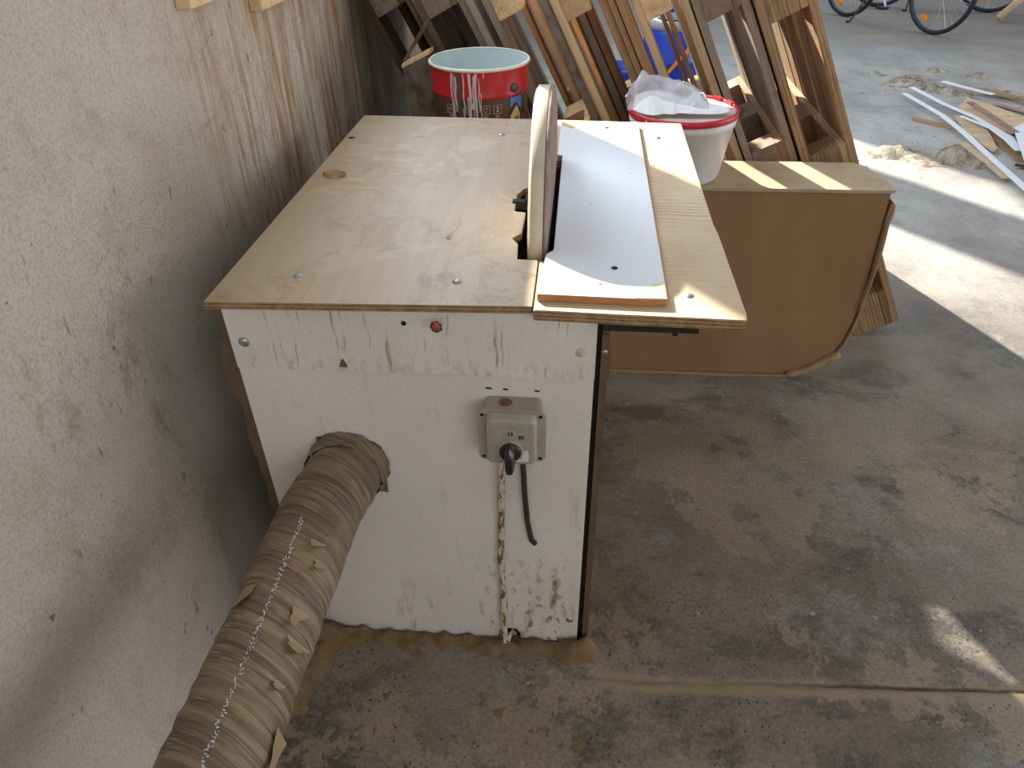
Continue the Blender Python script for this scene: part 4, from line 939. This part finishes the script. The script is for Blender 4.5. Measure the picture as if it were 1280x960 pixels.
# ---------------------------------------------------------------- sawdust and scraps
def mound(name, pts, mat, label, seed=0, h=0.03, res=0.03, fr=9):
    # pts: list of (x, y, radius, height)
    x0 = min(p[0] - p[2] for p in pts); x1 = max(p[0] + p[2] for p in pts); y0 = min(p[1] - p[2] for p in pts); y1 = max(p[1] + p[2] for p in pts)
    nx = int((x1 - x0) / res) + 1; ny = int((y1 - y0) / res) + 1; g = G(); H = {}
    for j in range(ny + 1):
        for i in range(nx + 1):
            x = x0 + i * res; y = y0 + j * res; z = -0.005 if name == 'sawdust' else -0.012
            for px, py, r, hh in pts:
                d = math.hypot(x - px, y - py) / r; z += hh * max(0, 1 - d) ** 1.1 * (1 + .35 * mnoise.noise((x * 7, y * 7, seed)))
            nz = mnoise.fractal((x * fr, y * fr, seed), 1.0, 2.0, 4)
            z += 0.35 * max(0.0, z + .014) * nz + 0.006 * nz
            H[i, j] = z; g.v.append((x, y, z))
    for j in range(ny):
        for i in range(nx):
            if name == 'sawdust' and y0 + (j + 1) * res > 0.945: continue
            if max(H[i, j], H[i + 1, j], H[i, j + 1], H[i + 1, j + 1]) > -0.001:
                g.f.append((j * (nx + 1) + i, j * (nx + 1) + i + 1, (j + 1) * (nx + 1) + i + 1, (j + 1) * (nx + 1) + i))
    used = sorted({i for f in g.f for i in f}); mp = {a: b for b, a in enumerate(used)}
    g.v = [g.v[i] for i in used]; g.f = [tuple(mp[i] for i in f) for f in g.f]
    return tag(link(name, g, mat, None, True), label, 'sawdust', None, 'stuff')
mound('sawdust', [(-0.52 + .045 * i, 0.935 + .004 * math.sin(i), 0.042 + .010 * math.sin(i * 1.7), 0.018) for i in range(14)] + [(-0.55, 0.90, 0.09, .045), (-0.60, 0.86, 0.12, .05), (-0.57, 0.78, 0.08, .025), (0.05, 0.925, 0.035, .026)], M['sawdust'], 'brown sawdust heaped along the foot of the white cabinet', 1, res=0.008, fr=30)
mound('shavings_heap', [(1.70, 4.22, 0.16, .032), (1.82, 4.24, 0.16, .045), (1.95, 4.12, 0.15, .032), (2.05, 4.16, 0.12, .075), (2.10, 4.08, 0.10, .055), (1.85, 4.04, 0.13, .02), (2.16, 4.02, 0.08, .03)], M['shavings'], 'pale heap of shavings with a dark lump on the floor near the leaning pallets', 3, res=0.018, fr=16)
mound('shavings_heap', [(2.24, 6.05, 0.10, .035), (2.29, 5.77, 0.14, .05), (2.43, 5.70, 0.13, .065), (2.53, 5.56, 0.14, .05), (2.61, 5.46, 0.12, .045), (2.40, 5.92, 0.14, .025), (2.74, 6.17, 0.12, .05), (2.95, 6.0, 0.14, .04), (2.80, 5.6, 0.3, .018), (3.0, 5.45, 0.2, .03), (2.48, 6.0, 0.1, .03)], M['shavings'], 'scattered shavings and dirt on the floor beyond the offcut strips', 5, res=0.02, fr=16)
def bench_dust():
    rr = random.Random(31); g = G()
    for i in range(90):
        x, y = (rr.gauss(-0.16, .05), rr.gauss(1.80, .03)) if i < 60 else (rr.uniform(-.5, -.1), rr.uniform(.95, 1.8))
        if x > -0.1 or y > 1.87: continue
        s = rr.uniform(.0007, .0018); z = 0.8551
        g.add([(x + s, y, z), (x, y + s, z), (x - s, y, z), (x, y - s, z), (x, y, z + s * .6)], [(0, 1, 4), (1, 2, 4), (2, 3, 4), (3, 0, 4), (3, 2, 1, 0)])
    tag(link('sawdust_grains', g, M['strip_brown']), 'grains of sawdust scattered over the bench top', 'sawdust', None, 'stuff')
bench_dust()
def crumbs():
    rr = random.Random(77); g = G()
    for i in range(300):
        if i < 160: x = rr.gauss(2.6, .45); y = rr.gauss(5.6, .5)
        elif i < 240: x = rr.gauss(2.05, .3); y = rr.gauss(4.3, .25)
        else: x = rr.uniform(-.5, 1.2); y = rr.uniform(.4, .93)
        if any(math.hypot(x - a, y - b) < 0.2 for a, b in ((1.75, 4.2), (1.95, 4.12), (2.08, 4.12), (2.26, 5.9), (2.4, 5.75), (2.55, 5.55), (2.75, 5.55), (2.95, 5.5), (2.74, 6.17), (2.95, 6.0), (2.45, 6.0), (2.2, 4.3), (2.35, 4.5), (2.2, 4.75), (2.5, 4.8), (2.5, 5.1), (2.65, 5.3), (2.3, 5.1), (2.25, 5.4), (2.4, 4.1), (2.2, 3.8), (2.9, 5.3))): continue
        s = rr.uniform(.002, .009) if i < 240 else rr.uniform(.001, .003)
        a = rr.uniform(0, PI); e = rr.uniform(.3, 1); c, d = math.cos(a) * s, math.sin(a) * s
        g.add([(x + c, y + d, 0.0005), (x - d * e, y + c * e, 0.0005), (x - c, y - d, 0.0005), (x + d * e, y - c * e, 0.0005), (x, y, s * .7)], [(0, 1, 4), (1, 2, 4), (2, 3, 4), (3, 0, 4), (3, 2, 1, 0)])
    tag(link('wood_crumbs', g, M['strip_brown']), 'small wood crumbs and chips strewn over the concrete floor', 'debris', None, 'stuff')
crumbs()

def offcut(pts, w, t, mat, label, z=0.001, name='wood_offcut', dz=0.0):
    # centre line on the floor, width w, thickness t
    g = G(); n = len(pts)
    for i, p in enumerate(pts):
        a = Vector(pts[max(0, i - 1)]); b = Vector(pts[min(n - 1, i + 1)]); d = (b - a).normalized(); s = Vector((-d.y, d.x)) * w / 2
        zz = z + dz * i / max(1, n - 1)
        g.v += [(p[0] - s.x, p[1] - s.y, zz), (p[0] + s.x, p[1] + s.y, zz), (p[0] + s.x, p[1] + s.y, zz + t), (p[0] - s.x, p[1] - s.y, zz + t)]
    for i in range(n - 1):
        for q in range(4): g.f.append((4 * i + q, 4 * i + (q + 1) % 4, 4 * i + 4 + (q + 1) % 4, 4 * i + 4 + q))
    g.f += [(3, 2, 1, 0), (4 * n - 4, 4 * n - 3, 4 * n - 2, 4 * n - 1)]
    return tag(link(name, g, M[mat]), label, 'offcut', 'wood offcuts on the floor at right')
def sheet_cut(poly, z, t, mat, label):
    return tag(link('wood_offcut', G().prism(poly, z, z + t, 'z'), M[mat]), label, 'offcut', 'wood offcuts on the floor at right')
offcut([(2.105, 4.885), (2.228, 4.742), (2.36, 4.60)], 0.032, 0.016, 'strip_brown', 'short brown batten sticking out left from under the offcut strips', 0.001)
sheet_cut([(2.443, 5.103), (2.612, 5.337), (2.703, 5.129), (2.80, 4.80), (2.74, 4.574), (2.549, 4.569)], 0.012, 0.008, 'strip_tan', 'widest tan board in the pile of offcuts')
sheet_cut([(2.356, 4.904), (2.417, 4.889), (2.43, 4.60), (2.338, 4.26), (2.295, 4.218), (2.288, 4.576)], 0.018, 0.007, 'strip_tan', 'tan board with square end under the white strips')
offcut([(2.47, 4.70), (2.43, 4.33), (2.40, 3.93)], 0.07, 0.006, 'strip_brown', 'light brown board running to the picture edge below the pile', 0.004)
offcut([(2.215, 5.40), (2.271, 4.884), (2.262, 4.514), (2.228, 4.059), (2.205, 3.655), (2.18, 3.25)], 0.040, 0.003, 'strip_white', 'longest white strip, bending from the heap toward the camera', 0.028)
offcut([(2.31, 5.54), (2.366, 5.138), (2.443, 4.821), (2.474, 4.462), (2.428, 4.20)], 0.040, 0.003, 'strip_white', 'white strip lying above the longest one in the offcut pile', 0.034)
offcut([(2.36, 4.83), (2.432, 4.581), (2.425, 4.36), (2.40, 4.18)], 0.028, 0.003, 'strip_white', 'white strip curving down through the middle of the offcut pile', 0.040)
offcut([(2.516, 5.10), (2.52, 4.78), (2.515, 4.46)], 0.035, 0.012, 'strip_pink', 'narrow reddish brown batten across the tan board', 0.046)
offcut([(2.56, 5.66), (2.66, 5.48), (2.76, 5.32)], 0.05, 0.003, 'strip_white', 'short white scrap at the upper end of the offcut pile', 0.045)
sheet_cut([(2.542, 4.554), (2.644, 4.65), (2.60, 4.296), (2.40, 3.75), (2.33, 3.95)], 0.050, 0.005, 'strip_white', 'broad white offcut cut by the right picture edge')
offcut([(2.78, 5.52), (2.90, 5.34), (3.05, 5.1)], 0.06, 0.014, 'strip_brown', 'brown broken slat lying beyond the tan board', 0.020)
offcut([(2.74, 5.22), (2.88, 4.98), (3.0, 4.7)], 0.05, 0.004, 'strip_pink', 'thin pinkish strip behind the widest tan board', 0.010)
offcut([(2.196, 4.38), (2.192, 4.083), (2.186, 3.80)], 0.05, 0.003, 'strip_tan', 'thin tan strip beside the pale heap of shavings', 0.020)
offcut([(2.42, 5.93), (2.52, 5.89), (2.60, 5.90)], 0.03, 0.006, 'strip_tan', 'small tan sliver among the far shavings', 0.035)
offcut([(2.33, 4.03), (2.39, 3.99)], 0.03, 0.006, 'w_dark', 'small dark chip beside the broad white offcut', 0.012)

# ---------------------------------------------------------------- blue containers behind the pallets
def blue_things():
    T = thing('blue_barrel', (0.62, 5.55, 0), 'blue plastic barrel with grey band seen through the pallets', 'barrel')
    c = (0.62, 5.55, 0)
    g = G().lathe([(0, 0), (.19, 0), (.20, .01), (.205, .05), (.205, .20), (.21, .21), (.21, .235), (.205, .245), (.2, .40), (.185, .43)], c, 48); link('barrel_wall', g, M['blue'], T, True)
    g = G().lathe([(.188, .425), (.195, .43), (.195, .475), (.185, .48), (0, .48)], c, 48); link('barrel_lid', g, M['grey_band'], T, True)
    g = G().prism([(0.47, 0.05), (0.50, 0.05), (0.76, 0.36), (0.73, 0.36)], 5.335, 5.352, 'y'); link('orange_strap', g, M['orange'], T)
    J = thing('blue_canister', (0.64, 5.55, 0.48), 'blue canister with handle standing on the blue barrel', 'canister')
    c2 = (0.64, 5.55, 0)
    g = G().lathe([(0, .481), (.15, .481), (.155, .49), (.155, .70), (.14, .74), (.06, .76), (.06, .79), (0, .79)], c2, 40); link('canister_body', g, M['blue'], J, True)
    g = G().tube([(0.53, 5.44, .70), (0.54, 5.40, .77), (0.62, 5.38, .80), (0.72, 5.39, .77), (0.75, 5.44, .70)], .014, 10); link('handle', g, M['blue'], J, True)
    g = G().lathe([(.1565, .49), (.1575, .495), (.1575, .53), (.1565, .535)], c2, 40); link('print_band', g, M['grey_band'], J, True)
    K = thing('blue_bucket', (0.22, 4.9, 0), 'dark blue bucket low behind the pallets, left of the blue barrel', 'bucket')
    g = G().lathe([(0, 0), (.13, 0), (.135, .01), (.155, .29), (.165, .295), (.165, .31), (.15, .31), (.13, .02), (0, .02)], (0.22, 4.9, 0), 40); link('bucket_wall', g, M['blue'], K, True)
    g = G().tube([(0.22 - .16, 4.9, .3)] + [(0.22 - .165 * math.cos(t), 4.9 - .12 * math.sin(t), .3 + .02 * math.sin(t)) for t in [PI * k / 10 for k in range(1, 10)]] + [(0.22 + .16, 4.9, .3)], .003, 6); link('handle', g, M['dark'], K, True)
blue_things()

# ---------------------------------------------------------------- bicycles
def bicycle():
    T = thing('bicycle', (0, 0, 0), 'dark wheeled bicycle with white frame on its kickstand, nearer one', 'bicycle', 'bicycles at the back of the hall')
    Rw = 0.345
    def wheel(x):
        w = link('wheel', G().lathe([(Rw - .038, -.012), (Rw - .03, -.014), (Rw - .03, .014), (Rw - .038, .012), (Rw - .038, -.012)], (x, 0, Rw), 64, 'y'), M['rim'], T, True)
        g = G(); n = 64; k = 10
        for i in range(n):
            a = 2 * PI * i / n
            for j in range(k):
                b = 2 * PI * j / k; r = Rw - .019 + .019 * math.cos(b); g.v.append((x + r * math.cos(a), .019 * math.sin(b), Rw + r * math.sin(a)))
        for i in range(n):
            for j in range(k): g.f.append((i * k + j, i * k + (j + 1) % k, ((i + 1) % n) * k + (j + 1) % k, ((i + 1) % n) * k + j))
        link('tyre', g, M['tyre'], w, True)
        for i in range(28):
            a = 2 * PI * i / 28; a2 = a + (0.5 if i % 2 else -0.5); s = .025 if i % 4 < 2 else -.025
            link('spoke', G().tube([(x + .02 * math.cos(a2), s, Rw + .02 * math.sin(a2)), (x + (Rw - .036) * math.cos(a), 0, Rw + (Rw - .036) * math.sin(a))], .0016, 4, False), M['spoke'], w)
        link('hub', G().lathe([(0, -.05), (.012, -.05), (.012, -.03), (.025, -.028), (.018, -.02), (.018, .02), (.025, .028), (.012, .03), (.012, .05), (0, .05)], (x, 0, Rw), 16, 'y'), M['spoke'], w, True)
        for a in (-2.0, 1.1):
            r = 0.245; c = Vector((x + r * math.cos(a), -.012, Rw + r * math.sin(a))); d = Vector((math.cos(a + PI / 2), 0, math.sin(a + PI / 2)))
            e = Vector((math.cos(a), 0, math.sin(a)))
            g = G()
            for sy in (-.008, .02):
                for su, sv in ((-.045, -.014), (.045, -.014), (.038, .016), (-.038, .016)): p = c + d * su + e * sv; g.v.append((p.x, p.y + sy, p.z))
            g.f = [(0, 1, 2, 3), (4, 5, 6, 7)] + [(i, (i + 1) % 4, (i + 1) % 4 + 4, i + 4) for i in range(4)]
            link('reflector', g, M['orange'], w, False, 0.003)
    wheel(0.0); wheel(1.05)
    bb = Vector((0.44, 0, 0.29)); seat = Vector((0.27, 0, 0.80)); head = Vector((0.86, 0, 0.84)); headlow = Vector((0.89, 0, 0.70)); ra = Vector((0, 0, Rw)); fa = Vector((1.05, 0, Rw))
    g = G()
    for a, b, r in ((bb, seat, .016), (seat, head, .017), (bb, headlow, .020), (head, headlow, .02)): g.tube([a, b], r, 12)
    for s in (-.06, .06):
        g.tube([bb + Vector((0, s * .4, 0)), ra + Vector((0, s, 0))], .010, 8); g.tube([seat + Vector((0, s * .3, -.05)), ra + Vector((0, s, 0))], .008, 8)
    link('frame', g, M['bike_white'], T, True)
    g = G()
    for s in (-.055, .055): g.tube([headlow + Vector((0, s, -.02)), fa + Vector((-.05, s, .15)), fa + Vector((0, s, 0))], .011, 8)
    g.tube([headlow + Vector((0, -.055, -.02)), headlow + Vector((0, .055, -.02))], .014, 8)
    link('fork', g, M['black'], T, True)
    g = G().tube([head, head + Vector((-.03, 0, .12)), head + Vector((.02, 0, .15))], .013, 8).tube([head + Vector((-.06, -.29, .16)), head + Vector((.0, -.15, .16)), head + Vector((.02, 0, .15)), head + Vector((.0, .15, .16)), head + Vector((-.06, .29, .16))], .012, 8)
    link('handlebar', g, M['black'], T, True)
    g = G().tube([seat, seat + Vector((-.05, 0, .12))], .012, 8).prism([(-.14, -.07), (-.12, .0), (-.14, .07), (.0, .04), (.13, .014), (.13, -.014), (.0, -.04)], 0, .04, 'z')
    g.v = g.v[:16] + [(v[0] + .21, v[1], v[2] + .92) for v in g.v[16:]]
    link('saddle', g, M['black'], T, False, .006)
    g = G().tube([bb + Vector((0, -.06, 0)), bb + Vector((.10, -.07, -.135))], .011, 8).tube([bb + Vector((0, .06, 0)), bb + Vector((-.10, .07, .135))], .011, 8).lathe([(0, -.052), (.09, -.052), (.092, -.047), (.09, -.042), (0, -.042)], bb, 32, 'y')
    cr = link('crank', g, M['bike_white'], T, True)
    for sg in (-1, 1):
        c = bb + Vector((.10 * -sg * -1, 0, 0)); px, py, pz = (bb.x + (.10 if sg < 0 else -.10), .115 * sg, bb.z + (-.135 if sg < 0 else .135))
        link('pedal', G().box(px - .045, px + .045, py - .04, py + .04, pz - .012, pz + .012), M['black'], cr, False, .004)
    link('kickstand', G().tube([Vector((0.32, -.05, .30)), Vector((0.30, -.20, .05)), Vector((0.30, -.235, .008)), Vector((0.27, -.25, .008))], [.010, .009, .012, .010], 8), M['black'], T, True)
    T.location = (2.66, 8.48, 0); T.rotation_euler = (math.radians(-2), 0, math.atan2(-0.88, 0.50))
    o = dup(T); o.location = (3.15, 9.05, 0); o.rotation_euler = (math.radians(-2), 0, math.atan2(-0.35, 0.92))
    o['label'] = 'second bicycle parked behind the nearer one'
bicycle()
def pole():
    g = G().tube([(4.02, 8.16, 0.035), (4.4, 8.22, 0.42), (6.2, 8.5, 2.25)], [.034, .034, .030], 14)
    tag(link('wooden_pole', g, M['strip_tan'], None, True), 'slanting tan pole with its foot on the floor, upper right corner', 'pole')
    g = G().box(6.1, 6.4, 8.25, 8.8, 0, 4.2); o = link('trim_1', g, M['grey_wall']); o['kind'] = 'structure'
pole()
